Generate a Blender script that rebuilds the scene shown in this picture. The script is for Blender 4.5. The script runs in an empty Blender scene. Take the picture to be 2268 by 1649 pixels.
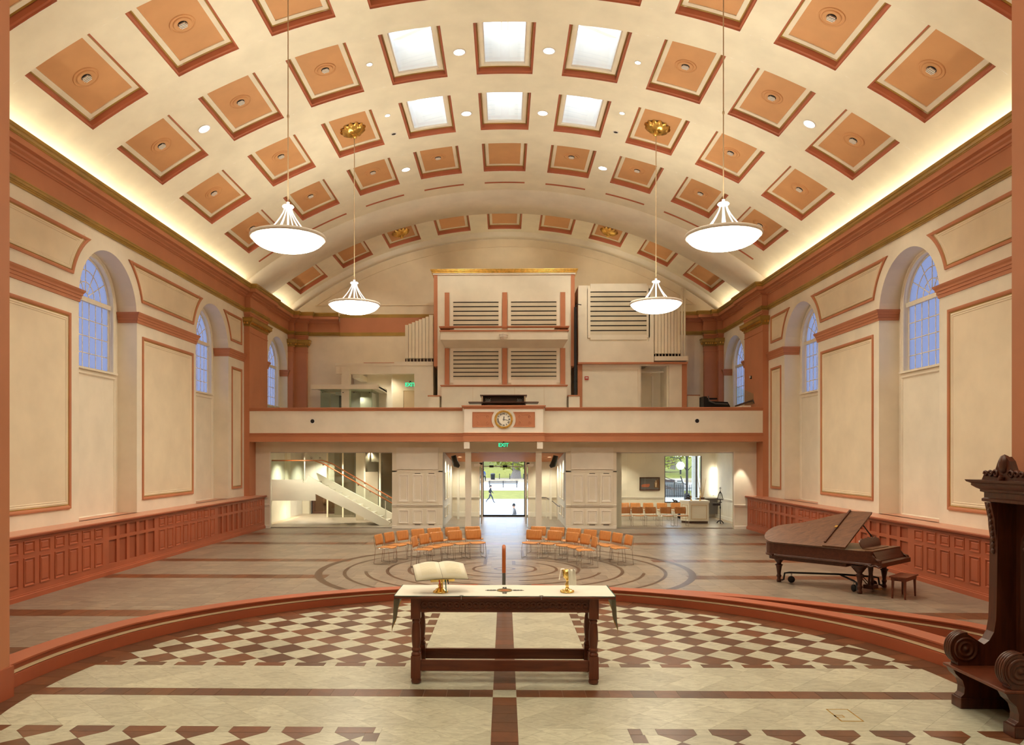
import bpy, math, random
from math import sin, cos, pi, radians, sqrt, atan2, hypot
from mathutils import Vector, Matrix
random.seed(7)
SC = bpy.context.scene
COL = SC.collection
# ---------------------------------------------------------------- camera
F_PX = 1683.78
cam_d = bpy.data.cameras.new('camera'); cam = bpy.data.objects.new('camera', cam_d); COL.objects.link(cam)
cam.location = (0, 0, 2.75); cam.rotation_euler = (pi/2, 0, 0.01838)
cam_d.sensor_width = 36.0; cam_d.sensor_fit = 'HORIZONTAL'; cam_d.lens = F_PX/2268*36
cam_d.shift_x = (1134-1086.64)/2268; cam_d.shift_y = (1009.99-824.5)/2268
cam_d.clip_end = 400
SC.camera = cam
# ---------------------------------------------------------------- view, world, lights
SC.view_settings.view_transform = 'Standard'; SC.view_settings.look = 'None'
SC.view_settings.gamma = 1.0; SC.view_settings.use_curve_mapping = False
SC.view_settings.exposure = 0.0
SC.cycles.max_bounces = 12; SC.cycles.diffuse_bounces = 6; SC.cycles.glossy_bounces = 4
SC.cycles.transmission_bounces = 8; SC.cycles.transparent_max_bounces = 16
SC.cycles.caustics_reflective = False; SC.cycles.caustics_refractive = False
SC.cycles.sample_clamp_indirect = 6.0; SC.cycles.sample_clamp_direct = 0
SC.cycles.use_denoising = True
W = bpy.data.worlds.new('world'); SC.world = W; W.use_nodes = True
wt = W.node_tree; wt.nodes.clear()
wo = wt.nodes.new('ShaderNodeOutputWorld'); wb = wt.nodes.new('ShaderNodeBackground')
ws = wt.nodes.new('ShaderNodeTexSky'); ws.sky_type = 'HOSEK_WILKIE'; ws.turbidity = 3.5; ws.ground_albedo = 0.4
ws.sun_direction = Vector((-0.5, -0.5, 0.75)).normalized()
wmx = wt.nodes.new('ShaderNodeMix'); wmx.data_type = 'RGBA'; wmx.inputs[0].default_value = .5; wmx.inputs[7].default_value = (.12, .125, .132, 1)
wt.links.new(ws.outputs[0], wmx.inputs[6]); wt.links.new(wmx.outputs[2], wb.inputs[0]); wt.links.new(wb.outputs[0], wo.inputs[0])
wb.inputs[1].default_value = 26.0
WARM = (1.0, 0.90, 0.69)

# ---------------------------------------------------------------- materials
MATS = {}
def nt(name):
    m = bpy.data.materials.new(name); m.use_nodes = True
    t = m.node_tree; t.nodes.clear()
    o = t.nodes.new('ShaderNodeOutputMaterial')
    MATS[name] = m
    return m, t, o
def pbsdf(t, o, col=(.8,.8,.8), rough=.5, metal=0.0, spec=.5):
    b = t.nodes.new('ShaderNodeBsdfPrincipled')
    b.inputs['Base Color'].default_value = (*col, 1); b.inputs['Roughness'].default_value = rough
    b.inputs['Metallic'].default_value = metal; b.inputs['Specular IOR Level'].default_value = spec
    t.links.new(b.outputs[0], o.inputs[0])
    return b
def coords(t, kind='Object', scale=(1,1,1)):
    c = t.nodes.new('ShaderNodeTexCoord'); mp = t.nodes.new('ShaderNodeMapping')
    mp.inputs['Scale'].default_value = scale
    t.links.new(c.outputs[kind], mp.inputs[0]); return mp.outputs[0]
def worldpos(t, scale=(1,1,1), rot=(0,0,0)):
    g = t.nodes.new('ShaderNodeNewGeometry'); mp = t.nodes.new('ShaderNodeMapping')
    mp.inputs['Scale'].default_value = scale; mp.inputs['Rotation'].default_value = rot
    t.links.new(g.outputs['Position'], mp.inputs[0]); return mp.outputs[0]
def noise(t, vec, scale, detail=4, rough=.55, dist=0.0):
    n = t.nodes.new('ShaderNodeTexNoise'); n.inputs['Scale'].default_value = scale
    n.inputs['Detail'].default_value = detail; n.inputs['Roughness'].default_value = rough; n.inputs['Distortion'].default_value = dist
    t.links.new(vec, n.inputs['Vector']); return n.outputs['Fac']
def ramp(t, fac, stops):
    r = t.nodes.new('ShaderNodeValToRGB'); e = r.color_ramp.elements
    while len(e) < len(stops): e.new(.5)
    for i, (p, c) in enumerate(stops):
        e[i].position = p; e[i].color = (*c, 1)
    t.links.new(fac, r.inputs[0]); return r.outputs[0]
def mixc(t, fac, a, b, mode='MIX'):
    m = t.nodes.new('ShaderNodeMix'); m.data_type = 'RGBA'; m.blend_type = mode
    if isinstance(fac, (int, float)): m.inputs[0].default_value = fac
    else: t.links.new(fac, m.inputs[0])
    for i, x in ((6, a), (7, b)):
        if isinstance(x, tuple): m.inputs[i].default_value = (*x, 1)
        else: t.links.new(x, m.inputs[i])
    return m.outputs[2]
def bump(t, b, h, strength=.2, dist=.01):
    n = t.nodes.new('ShaderNodeBump'); n.inputs['Strength'].default_value = strength; n.inputs['Distance'].default_value = dist
    t.links.new(h, n.inputs['Height']); t.links.new(n.outputs[0], b.inputs['Normal'])
def paint(name, col, rough=.55, var=.06, bs=.05, spec=.3):
    m, t, o = nt(name); b = pbsdf(t, o, col, rough, 0, spec)
    v = worldpos(t); n = noise(t, v, 1.3, 3)
    d = tuple(c*(1-var) for c in col); l = tuple(min(1, c*(1+var)) for c in col)
    t.links.new(ramp(t, n, [(.3, d), (.7, l)]), b.inputs['Base Color'])
    bump(t, b, noise(t, v, 60, 2), bs, .004); return m
def wood(name, a, b_, rough=.35, scale=1.0, axis=0, spec=.5):
    m, t, o = nt(name); b = pbsdf(t, o, a, rough, 0, spec)
    s = [14, 14, 14]; s[axis] = 1.2
    v = coords(t, 'Object', tuple(x*scale for x in s)); n = noise(t, v, 1.5, 6, .6, .8)
    t.links.new(ramp(t, n, [(.3, a), (.7, b_)]), b.inputs['Base Color'])
    bump(t, b, n, .06, .004); return m
def metal(name, col, rough=.25, var=.1):
    m, t, o = nt(name); b = pbsdf(t, o, col, rough, 1.0)
    n = noise(t, coords(t), 9, 3)
    t.links.new(ramp(t, n, [(.3, tuple(c*(1-var) for c in col)), (.7, tuple(min(1, c*(1+var)) for c in col))]), b.inputs['Base Color']); return m
def emit(name, col, s):
    m, t, o = nt(name); e = t.nodes.new('ShaderNodeEmission'); e.inputs[0].default_value = (*col, 1); e.inputs[1].default_value = s
    t.links.new(e.outputs[0], o.inputs[0]); return m
def glass(name, tint=(.93,.97,.95), refl=1.0, rough=0.0):
    m, t, o = nt(name)
    tr = t.nodes.new('ShaderNodeBsdfTransparent'); tr.inputs[0].default_value = (*tint, 1)
    g = t.nodes.new('ShaderNodeBsdfGlossy'); g.inputs['Roughness'].default_value = rough
    f = t.nodes.new('ShaderNodeLayerWeight'); f.inputs[0].default_value = .5
    pw = t.nodes.new('ShaderNodeMath'); pw.operation = 'POWER'; pw.inputs[1].default_value = 4.0
    mu = t.nodes.new('ShaderNodeMath'); mu.operation = 'MULTIPLY_ADD'; mu.inputs[1].default_value = .8*refl; mu.inputs[2].default_value = .03*refl
    t.links.new(f.outputs['Facing'], pw.inputs[0])
    mx = t.nodes.new('ShaderNodeMixShader')
    t.links.new(pw.outputs[0], mu.inputs[0]); t.links.new(mu.outputs[0], mx.inputs[0])
    t.links.new(tr.outputs[0], mx.inputs[1]); t.links.new(g.outputs[0], mx.inputs[2]); t.links.new(mx.outputs[0], o.inputs[0]); return m
def island_rand(t):
    g = t.nodes.new('ShaderNodeNewGeometry'); oi = t.nodes.new('ShaderNodeObjectInfo')
    a = t.nodes.new('ShaderNodeMath'); a.operation = 'ADD'
    t.links.new(g.outputs['Random Per Island'], a.inputs[0]); t.links.new(oi.outputs['Random'], a.inputs[1])
    f = t.nodes.new('ShaderNodeMath'); f.operation = 'FRACT'; t.links.new(a.outputs[0], f.inputs[0]); return f.outputs[0]
def stone(name, stops, tint, scale=6, stretch=(1,1,1), rough=.35, rot=0.0, amt=.5, speck=None, spec=.4, warp=1.2):
    m, t, o = nt(name); b = pbsdf(t, o, stops[0][1], rough, 0, spec)
    r = island_rand(t)
    g = t.nodes.new('ShaderNodeNewGeometry'); mp = t.nodes.new('ShaderNodeMapping'); mp.inputs['Scale'].default_value = stretch
    mp.inputs['Rotation'].default_value = (0, 0, rot)
    ad = t.nodes.new('ShaderNodeVectorMath'); ad.operation = 'ADD'
    sc = t.nodes.new('ShaderNodeVectorMath'); sc.operation = 'SCALE'; sc.inputs[0].default_value = (17, 9, 31)
    t.links.new(r, sc.inputs['Scale']); t.links.new(g.outputs['Position'], ad.inputs[0]); t.links.new(sc.outputs[0], ad.inputs[1])
    t.links.new(ad.outputs[0], mp.inputs[0])
    n = noise(t, mp.outputs[0], scale, 8, .65, warp)
    c = ramp(t, n, stops)
    c2 = mixc(t, amt, c, ramp(t, r, tint), 'MULTIPLY')
    if speck:
        n2 = noise(t, mp.outputs[0], speck[0], 5, .7, 2.0)
        c2 = mixc(t, ramp(t, n2, [(speck[1], (0,0,0)), (speck[1]+.05, (1,1,1))]), c2, speck[2])
    t.links.new(c2, b.inputs['Base Color']); bump(t, b, n, .04, .003); return m

paint('cream', (.80,.74,.62)); paint('cream_panel', (.77,.665,.50)); paint('ceiling_cream', (.86,.81,.655))
paint('white_trim', (.84,.79,.70), .45); paint('tan_trim', (.62,.47,.30), .5)
paint('terracotta', (.50,.205,.108)); paint('terracotta_dark', (.38,.095,.042), .42, .08, .03, .4)
paint('coffer_red', (.44,.135,.068)); paint('coffer_orange', (.64,.345,.155), .6)
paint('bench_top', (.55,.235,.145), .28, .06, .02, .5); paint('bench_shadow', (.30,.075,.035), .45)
paint('gold', (.36,.215,.04), .35, .2, .05, .6); metal('gilt', (.80,.52,.14), .3, .25); metal('brass', (.86,.60,.20), .22, .2)
metal('chrome', (.66,.64,.62), .18, .05); metal('steel', (.55,.55,.54), .35, .05)
wood('mahogany', (.085,.018,.008), (.17,.042,.017), .3, 1.0, 0, .5); wood('mahogany_vertical', (.085,.018,.008), (.16,.04,.016), .3, 1.0, 2)
wood('piano_wood', (.045,.012,.006), (.085,.024,.011), .28, 1.0, 0); wood('piano_lid', (.075,.027,.012), (.155,.062,.027), .38, .8, 0, .4)
wood('pew_wood', (.045,.011,.006), (.10,.025,.010), .3, 1.0, 2); wood('chair_wood', (.44,.175,.05), (.58,.26,.085), .32, 1.0, 2)
wood('rail_wood', (.42,.10,.025), (.55,.16,.04), .25, 1.0, 2); wood('soffit_wood', (.36,.12,.04), (.52,.20,.075), .6, .6, 0, .12)
wood('dark_wood', (.05,.02,.012), (.10,.04,.022), .35)
paint('black', (.012,.011,.011), .4, .1, .02); paint('black_iron', (.02,.02,.022), .5); paint('dark_gap', (.02,.016,.012), .8)
paint('louver', (.66,.60,.47), .5); paint('organ_white', (.80,.745,.63), .5); paint('pipe_cream', (.80,.73,.58), .4)
paint('grey_plaster', (.62,.58,.52)); paint('dark_grey', (.12,.115,.11), .4)
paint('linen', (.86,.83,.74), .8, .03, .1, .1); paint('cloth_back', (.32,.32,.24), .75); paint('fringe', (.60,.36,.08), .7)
paint('paper', (.86,.82,.68), .8, .02, .02, .1); paint('page_edge', (.70,.60,.36), .7); paint('marble', (.75,.72,.68), .3)
paint('red_ribbon', (.5,.03,.03), .6); paint('green_ribbon', (.03,.12,.1), .6); paint('alarm_red', (.45,.03,.03), .4)
paint('vent_white', (.80,.78,.74), .4); paint('bronze', (.16,.085,.04), .45, .5); paint('grout', (.40,.32,.235), .8); paint('taupe', (.34,.29,.225), .5)
paint('marble_white_edge', (.66,.58,.50), .5); paint('blue_cloth', (.05,.09,.25), .8); paint('denim', (.035,.04,.055), .8); paint('jacket', (.03,.03,.032), .8); paint('skin', (.55,.32,.22), .6)
glass('clear_glass', (.965,.985,.97), 1.0); glass('green_glass', (.88,.945,.90), 1.0); glass('smoke_glass', (.74,.75,.70), 1.4)
stone('tile_brown', [(.3,(.095,.041,.021)),(.7,(.17,.075,.037))], [(0,(.70,.70,.72)),(.5,(.95,.92,.9)),(1,(1.35,1.12,.98))], 5, (1,1,1), .3, 0, .95)
stone('tile_white', [(.22,(.24,.235,.18)),(.40,(.44,.435,.345)),(.58,(.55,.55,.445)),(.78,(.63,.625,.51))], [(0,(.84,.82,.78)),(1,(1.08,1.06,1.02))], 4.2, (1,2.6,1), .3, .5, .9, (26,.64,(.20,.17,.12)), .4, 2.2)
stone('tile_nave', [(.26,(.135,.105,.078)),(.5,(.24,.195,.15)),(.75,(.37,.315,.255))], [(0,(.82,.80,.80)),(.85,(1.04,1.02,1.0)),(1,(1.12,1.06,.98))], 4.5, (.6,3.2,1), .33, 0, .9, None, .5, .6)
stone('tile_curve', [(.3,(.060,.032,.019)),(.7,(.105,.057,.034))], [(0,(.9,.9,.9)),(1,(1.1,1.1,1.1))], 5, (1,1,1), .3)
stone('grass', [(.3,(.19,.19,.02)),(.7,(.37,.33,.045))], [(0,(1,1,1)),(1,(1,1,1))], .9, (1,1,1), .9)
stone('leaf', [(.3,(.13,.15,.015)),(.7,(.38,.38,.05))], [(0,(.6,.6,.5)),(1,(1.3,1.2,1))], .8, (1,1,1), .8)
stone('bark', [(.3,(.16,.13,.105)),(.7,(.34,.29,.25))], [(0,(1,1,1)),(1,(1,1,1))], 6, (3,3,.6), .9)
stone('granite', [(.3,(.46,.43,.41)),(.7,(.62,.59,.56))], [(0,(1,1,1)),(1,(1,1,1))], 9, (1,1,1), .7)
paint('pavement', (.74,.72,.70), .9, .05); paint('leaf_litter', (.50,.38,.25), .9, .3)
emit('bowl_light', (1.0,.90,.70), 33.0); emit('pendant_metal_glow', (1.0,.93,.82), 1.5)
emit('cove_light', (1.0,.90,.66), 24.0); emit('lamp_disc', (1.0,.90,.74), 14.0); emit('exit_green', (.02,1.0,.42), 1.3)
emit('sconce_light', (1.0,.90,.74), 6.0); emit('star_light', (1.0,.9,.75), 60.0)
# frosted dusk-blue window glass: light comes from the sky behind it
m, t, o = nt('frosted_glass')
a = t.nodes.new('ShaderNodeBsdfTranslucent'); a.inputs[0].default_value = (.10,.105,.165,1)
b = t.nodes.new('ShaderNodeBsdfTransparent'); b.inputs[0].default_value = (.07,.075,.11,1)
g = t.nodes.new('ShaderNodeBsdfGlossy'); g.inputs['Roughness'].default_value = .25
mx = t.nodes.new('ShaderNodeMixShader'); mx.inputs[0].default_value = .22
mg = t.nodes.new('ShaderNodeMixShader'); mg.inputs[0].default_value = .06
t.links.new(a.outputs[0], mx.inputs[1]); t.links.new(b.outputs[0], mx.inputs[2]); t.links.new(mx.outputs[0], mg.inputs[1]); t.links.new(g.outputs[0], mg.inputs[2]); t.links.new(mg.outputs[0], o.inputs[0])

# ---------------------------------------------------------------- mesh helpers
class MB:
    def __init__(s): s.v = []; s.f = []; s.mi = []; s.sm = []; s.T = None
    def add(s, vs, fs, mi=0, smooth=False):
        n = len(s.v)
        if s.T is not None: vs = [tuple(s.T @ Vector(p)) for p in vs]
        s.v += [tuple(p) for p in vs]
        for f in fs: s.f.append(tuple(i+n for i in f)); s.mi.append(mi); s.sm.append(smooth)
        return s
    def box(s, x0, x1, y0, y1, z0, z1, mi=0):
        return s.add([(x0,y0,z0),(x1,y0,z0),(x1,y1,z0),(x0,y1,z0),(x0,y0,z1),(x1,y0,z1),(x1,y1,z1),(x0,y1,z1)],
                     [(0,3,2,1),(4,5,6,7),(0,1,5,4),(1,2,6,5),(2,3,7,6),(3,0,4,7)], mi)
    def quad(s, a, b, c, d, mi=0): return s.add([a,b,c,d], [(0,1,2,3)], mi)
    def prism(s, poly, fn, h0, h1, mi=0, smooth=False):
        """poly: list of (a,b); fn(a,b,h)->xyz"""
        n = len(poly)
        s.add([fn(a,b,h0) for a,b in poly]+[fn(a,b,h1) for a,b in poly], [tuple(range(n))[::-1], tuple(range(n,2*n))], mi)
        vs = []; fs = []
        for i,(a,b) in enumerate(poly): vs += [fn(a,b,h0), fn(a,b,h1)]
        for i in range(n):
            j = (i+1) % n; fs.append((2*i, 2*j, 2*j+1, 2*i+1))
        return s.add(vs, fs, mi, smooth)
    def lathe(s, prof, n=24, c=(0,0,0), mi=0, smooth=True, cap=True):
        vs = []; fs = []; k = len(prof)
        for i in range(n):
            a = 2*pi*i/n
            for r, z in prof: vs.append((c[0]+r*cos(a), c[1]+r*sin(a), c[2]+z))
        for i in range(n):
            j = (i+1) % n
            for q in range(k-1): fs.append((i*k+q, j*k+q, j*k+q+1, i*k+q+1))
        s.add(vs, fs, mi, smooth)
        if cap:
            for q in (0, k-1):
                if prof[q][0] > 1e-5:
                    s.add([(c[0]+prof[q][0]*cos(2*pi*i/n), c[1]+prof[q][0]*sin(2*pi*i/n), c[2]+prof[q][1]) for i in range(n)], [tuple(range(n))], mi)
        return s
    def tube(s, pts, r, n=8, mi=0, closed=False, cap=True):
        pts = [Vector(p) for p in pts]; m = len(pts); vs = []; fs = []
        rr = r if isinstance(r, (list, tuple)) else [r]*m
        prev = None
        for i, p in enumerate(pts):
            if closed: d = pts[(i+1) % m]-pts[i-1]
            else: d = pts[min(i+1, m-1)]-pts[max(i-1, 0)]
            d.normalize()
            if prev is None:
                u = d.orthogonal().normalized()
            else:
                u = prev - d*prev.dot(d)
                u = u.normalized() if u.length > 1e-6 else d.orthogonal().normalized()
            prev = u; w = d.cross(u)
            for k in range(n):
                a = 2*pi*k/n; vs.append(tuple(p+(u*cos(a)+w*sin(a))*rr[i]))
        for i in range(m if closed else m-1):
            j = (i+1) % m
            for k in range(n): fs.append((i*n+k, i*n+(k+1) % n, j*n+(k+1) % n, j*n+k))
        s.add(vs, fs, mi, True)
        if cap and not closed:
            s.add(vs[:n] if s.T is None else vs[:n], [tuple(range(n))[::-1]], mi); s.add(vs[-n:], [tuple(range(n))], mi)
        return s
    def sphere(s, c, r, n=12, mi=0, sz=1.0):
        k = n//2
        prof = [(max(1e-6, r*sin(pi*i/k)), -r*sz*cos(pi*i/k)) for i in range(k+1)]
        return s.lathe(prof, n, c, mi, True, False)
    def sweep(s, path, prof, fn, closed=False, mi=0, smooth=False, endcaps=True):
        """path: plane polyline (a,b); prof: list of (offset,h); offset to the left of travel, mitred. fn(a,b,h)->xyz"""
        n = len(path); P = [Vector(p) for p in path]; N = []
        for i in range(n):
            a = P[i-1] if (closed or i > 0) else None
            b = P[(i+1) % n] if (closed or i < n-1) else None
            d1 = (P[i]-a).normalized() if a is not None else None
            d2 = (b-P[i]).normalized() if b is not None else None
            if d1 is None: d1 = d2
            if d2 is None: d2 = d1
            n1 = Vector((-d1.y, d1.x)); n2 = Vector((-d2.y, d2.x))
            m = n1+n2
            if m.length < 1e-6: m = n1
            m = m.normalized(); N.append(m/max(.25, m.dot(n1)))
        k = len(prof); vs = []; fs = []
        for i in range(n):
            for of, h in prof:
                q = P[i]+N[i]*of; vs.append(fn(q.x, q.y, h))
        for i in range(n if closed else n-1):
            j = (i+1) % n
            for q in range(k-1): fs.append((i*k+q, j*k+q, j*k+q+1, i*k+q+1))
        s.add(vs, fs, mi, smooth)
        if endcaps and not closed:
            s.add(vs[:k], [tuple(range(k))], mi); s.add(vs[-k:], [tuple(range(k))[::-1]], mi)
        return s
    def mesh(s, name, mats):
        me = bpy.data.meshes.new(name); me.from_pydata(s.v, [], s.f)
        for m in mats: me.materials.append(MATS[m])
        me.polygons.foreach_set('material_index', s.mi); me.polygons.foreach_set('use_smooth', s.sm)
        me.update(); return me
def obj(name, mb, mat, parent=None, loc=None, rot=None, **props):
    me = mb if isinstance(mb, bpy.types.Mesh) else mb.mesh(name, [mat] if isinstance(mat, str) else mat)
    o = bpy.data.objects.new(name, me); COL.objects.link(o)
    if parent is not None: o.parent = parent
    if loc is not None: o.location = loc
    if rot is not None: o.rotation_euler = rot
    for k, v in props.items(): o[k] = v
    return o
def struct(name, mb, mat, **kw): return obj(name, mb, mat, kind='structure', **kw)
def thing(name, label, cat, loc=(0,0,0), rz=0.0, group=None):
    o = bpy.data.objects.new(name, None); COL.objects.link(o); o.location = loc; o.rotation_euler = (0,0,rz)
    o['label'] = label; o['category'] = cat
    if group: o['group'] = group
    return o
KIDS = {}
def dup(root, loc=None, rz=None, label=None, group=None):
    r = root.copy(); COL.objects.link(r)
    if loc is not None: r.location = loc
    if rz is not None: r.rotation_euler = (0,0,rz)
    if label: r['label'] = label
    if group: r['group'] = group
    for ch in KIDS.setdefault(root.name, [c for c in COL.objects if c.parent == root]):
        c = ch.copy(); COL.objects.link(c); c.parent = r
        for g in KIDS.setdefault(ch.name, [x for x in COL.objects if x.parent == ch]):
            d = g.copy(); COL.objects.link(d); d.parent = c
    return r
def bevel(o, w=.006, seg=2):
    m = o.modifiers.new('bevel', 'BEVEL'); m.width = w; m.segments = seg; m.limit_method = 'ANGLE'; return o
XYZ = lambda a, b, h: (a, b, h)
def arc(cx, cy, r, a0, a1, n): return [(cx+r*cos(a0+(a1-a0)*i/n), cy+r*sin(a0+(a1-a0)*i/n)) for i in range(n+1)]
def circle(cx, cy, r, n): return [(cx+r*cos(2*pi*i/n), cy+r*sin(2*pi*i/n)) for i in range(n)]
# ================================================================ shell constants
RV, ZV = 15.51, -2.88          # barrel vault radius, axis height
PA, HA = 0.14142, 0.0464       # coffer pitch and half-width (radians)
CY0, CPER, CDEP = 17.303, 3.349, 2.348
WX, RX = 9.76, 10.28           # wall face, window recess back
YB, YR0, YR1 = 34.0, 28.18, 30.42
CH = 0.3054                    # chancel floor height
OPEN = [(18.63, 1.375), (25.28, 1.415), (32.1, 1.39)]
OFF = [0.0, 0.0, .14]; RECS = [-.52, -.52, -.22]      # the gallery bay stands a little forward
SPR = 6.42
ZC = 4.93; WSPR = 6.62; WHW = 1.07; GX = 10.37
def VP(a, y, r=RV): return (r*sin(a), y, ZV+r*cos(a))
# ---------------------------------------------------------------- ceiling vault
COLS = range(-4, 5)
def coffer_cells(row):
    """list of (angle0, angle1) openings in this coffer row"""
    if row == -1: return [(c*PA-HA, c*PA+HA) for c in COLS if abs(c) > 1]+[(-PA-HA, PA+HA)]
    return [(c*PA-HA, c*PA+HA) for c in COLS]
def vault(mb, rows, y_start, y_end, slots=()):
    AM = 0.692
    ys = [y_start]; bands = []
    for r in rows:
        a, b = CY0+CPER*r, CY0+CPER*r+CDEP
        bands.append((ys[-1], a, None)); bands.append((a, b, r)); ys.append(b)
    bands.append((ys[-1], y_end, None))
    for y0, y1, r in bands:
        if y1-y0 < 1e-4: continue
        cells = sorted(coffer_cells(r)) if r is not None else []
        edges = [-AM]
        for a0, a1 in cells: edges += [a0, a1]
        edges.append(AM)
        for i in range(0, len(edges)-1, 2 if cells else 1):
            a0, a1 = edges[i], edges[i+1]
            n = max(1, int((a1-a0)/.016)); vs = []; fs = []
            for k in range(n+1):
                a = a0+(a1-a0)*k/n
                vs += [VP(a, y0), VP(a, y1)]
            fs = [(2*k, 2*k+1, 2*k+3, 2*k+2) for k in range(n)]
            mb.add(vs, fs, 0, True)
mb = MB(); vault(mb, [-2, -1, 0, 1, 2], 4.0, YR0); vault(mb, [4], YR1, YB)
ceiling = struct('ceiling', mb, 'ceiling_cream')
# arch rib between nave vault and gallery vault, and end rib
def rib(y0, y1, r, am, name):
    m = MB(); n = 60; vs = []; fs = []
    for k in range(n+1):
        a = -am+2*am*k/n
        vs += [VP(a, y0, RV+.3), VP(a, y0, r), VP(a, y1, r), VP(a, y1, RV+.3)]
    for k in range(n):
        for q in range(3): fs.append((4*k+q, 4*k+q+1, 4*k+q+5, 4*k+q+4))
    m.add(vs, fs, 0, True); o = obj(name, m, 'cream', ceiling); return o
rib(YR0, YR1, RV-.17, .675, 'arch_rib'); rib(33.45, YB+.1, RV-.17, .675, 'arch_rib')
# coffers: built once at angle 0 about the vault axis, then turned
def arcgrid(m, a0, a1, y0, y1, r, n, mi=0):
    vs = []; 
    for k in range(n+1):
        a = a0+(a1-a0)*k/n; vs += [(r*sin(a), y0, r*cos(a)), (r*sin(a), y1, r*cos(a))]
    m.add(vs, [(2*k, 2*k+1, 2*k+3, 2*k+2) for k in range(n)], mi, True)
def ring(m, ins0, r0, ins1, r1, hw, D, n=8, mi=0):
    """band between the rectangle inset ins0 at radius r0 and inset ins1 at radius r1"""
    def loop(ins, r):
        a0, a1 = -hw+ins/RV, hw-ins/RV; y0, y1 = -D/2+ins, D/2-ins
        L = [(a0+(a1-a0)*k/n, y0) for k in range(n+1)]+[(a1-(a1-a0)*k/n, y1) for k in range(n+1)]
        return [(r*sin(a), y, r*cos(a)) for a, y in L]
    A, B = loop(ins0, r0), loop(ins1, r1); k = len(A)
    m.add(A+B, [(i, (i+1) % k, k+(i+1) % k, k+i) for i in range(k)], mi, True)
def coffer_meshes(hw, D, sky=False):
    out = {}
    n = 24 if hw > .1 else 8
    m = MB(); ring(m, 0, RV, .012, RV+.035, hw, D, n); ring(m, .012, RV+.035, .045, RV+.05, hw, D, n); ring(m, .045, RV+.05, .06, RV+.15, hw, D, n); out['coffer'] = m.mesh('coffer', ['coffer_red'])
    m = MB(); ring(m, .055, RV+.145, .065, RV+.155, hw, D, n); ring(m, .065, RV+.155, .075, RV+.14, hw, D, n); ring(m, .075, RV+.14, .095, RV+.16, hw, D, n); out['gilt_bead'] = m.mesh('gilt_bead', ['gold'])
    m = MB(); ring(m, .095, RV+.16, .20, RV+.16, hw, D, n); ring(m, .20, RV+.16, .20, RV+.185, hw, D, n); out['coffer_border'] = m.mesh('coffer_border', ['ceiling_cream'])
    if not sky:
        m = MB(); i = .20/RV; arcgrid(m, -hw+i, hw-i, -D/2+.20, D/2-.20, RV+.18, n); out['coffer_panel'] = m.mesh('coffer_panel', ['coffer_orange'])
    else:
        m = MB(); ring(m, .20, RV+.185, .23, RV+.20, hw, D, n); ring(m, .23, RV+.20, .23, RV+1.0, hw, D, n); out['skylight_well'] = m.mesh('skylight_well', ['white_trim'])
        m = MB(); i = .20/RV; arcgrid(m, -hw+i, hw-i, -D/2+.20, D/2-.20, RV+.215, n); out['skylight_pane'] = m.mesh('skylight_pane', ['clear_glass'])
    return out
CM = coffer_meshes(HA, CDEP); CS = coffer_meshes(HA, CDEP, True); CW = coffer_meshes(PA+HA, CDEP)
# round air vent in a coffer: two terracotta rings and a white louvred eye (z down from panel)
def vent_meshes():
    zz = RV+.18
    m = MB(); m.lathe([(.27,zz),(.265,zz-.02),(.245,zz-.022),(.235,zz-.005)], 28); m.lathe([(.20,zz-.004),(.195,zz-.026),(.17,zz-.03),(.10,zz-.012)], 28, cap=False); a = m.mesh('vent_ring', ['coffer_orange'])
    m = MB(); m.lathe([(.10,zz-.012),(.095,zz-.03),(.0,zz-.03)], 20, mi=0)
    for k in range(4):
        y = -.06+.04*k; h = sqrt(.09**2-y*y); m.box(-h, h, y-.012, y+.008, zz-.055, zz-.03, 1)
    b = m.mesh('vent_eye', ['black', 'vent_white']); return a, b
VR, VE = vent_meshes()
def rosette_mesh(r):
    zz = RV+.18; m = MB()
    N = 12
    for k in range(N):
        a = 2*pi*k/N; ca, sa = cos(a), sin(a); P = []
        for i in range(7):
            t = i/6; w = .16*r/.45*sin(pi*min(1, t*.9+.1))*1.05; rad = r*(.12+.88*t); zz2 = zz-.16+.13*t-.06*sin(pi*t)
            P.append([(rad*ca-w*sa, rad*sa+w*ca, zz2+.05), (rad*ca, rad*sa, zz2-.03), (rad*ca+w*sa, rad*sa-w*ca, zz2+.05)])
        vs = [p for row in P for p in row]; fs = []
        for i in range(6):
            for q in range(2): fs.append((3*i+q, 3*i+q+1, 3*i+q+4, 3*i+q+3))
        m.add(vs, fs, 0, True)
    m.lathe([(.0,zz-.30),(.05,zz-.29),(.07,zz-.24),(.05,zz-.2),(.11,zz-.17),(.12,zz-.1),(.1,zz)], 16)
    return m.mesh('rosette', ['gilt'])
ROS = rosette_mesh(.38)
def put(name, me, parent, ang, y):
    o = bpy.data.objects.new(name, me); COL.objects.link(o); o.parent = parent; o.location = (0, y, ZV); o.rotation_euler = (0, ang, 0); return o
def sub(name, me, parent):
    o = bpy.data.objects.new(name, me); COL.objects.link(o); o.parent = parent; return o
SKY_AT = {(0,-1),(0,0),(0,1),(1,-1),(1,0),(1,1)}
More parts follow.
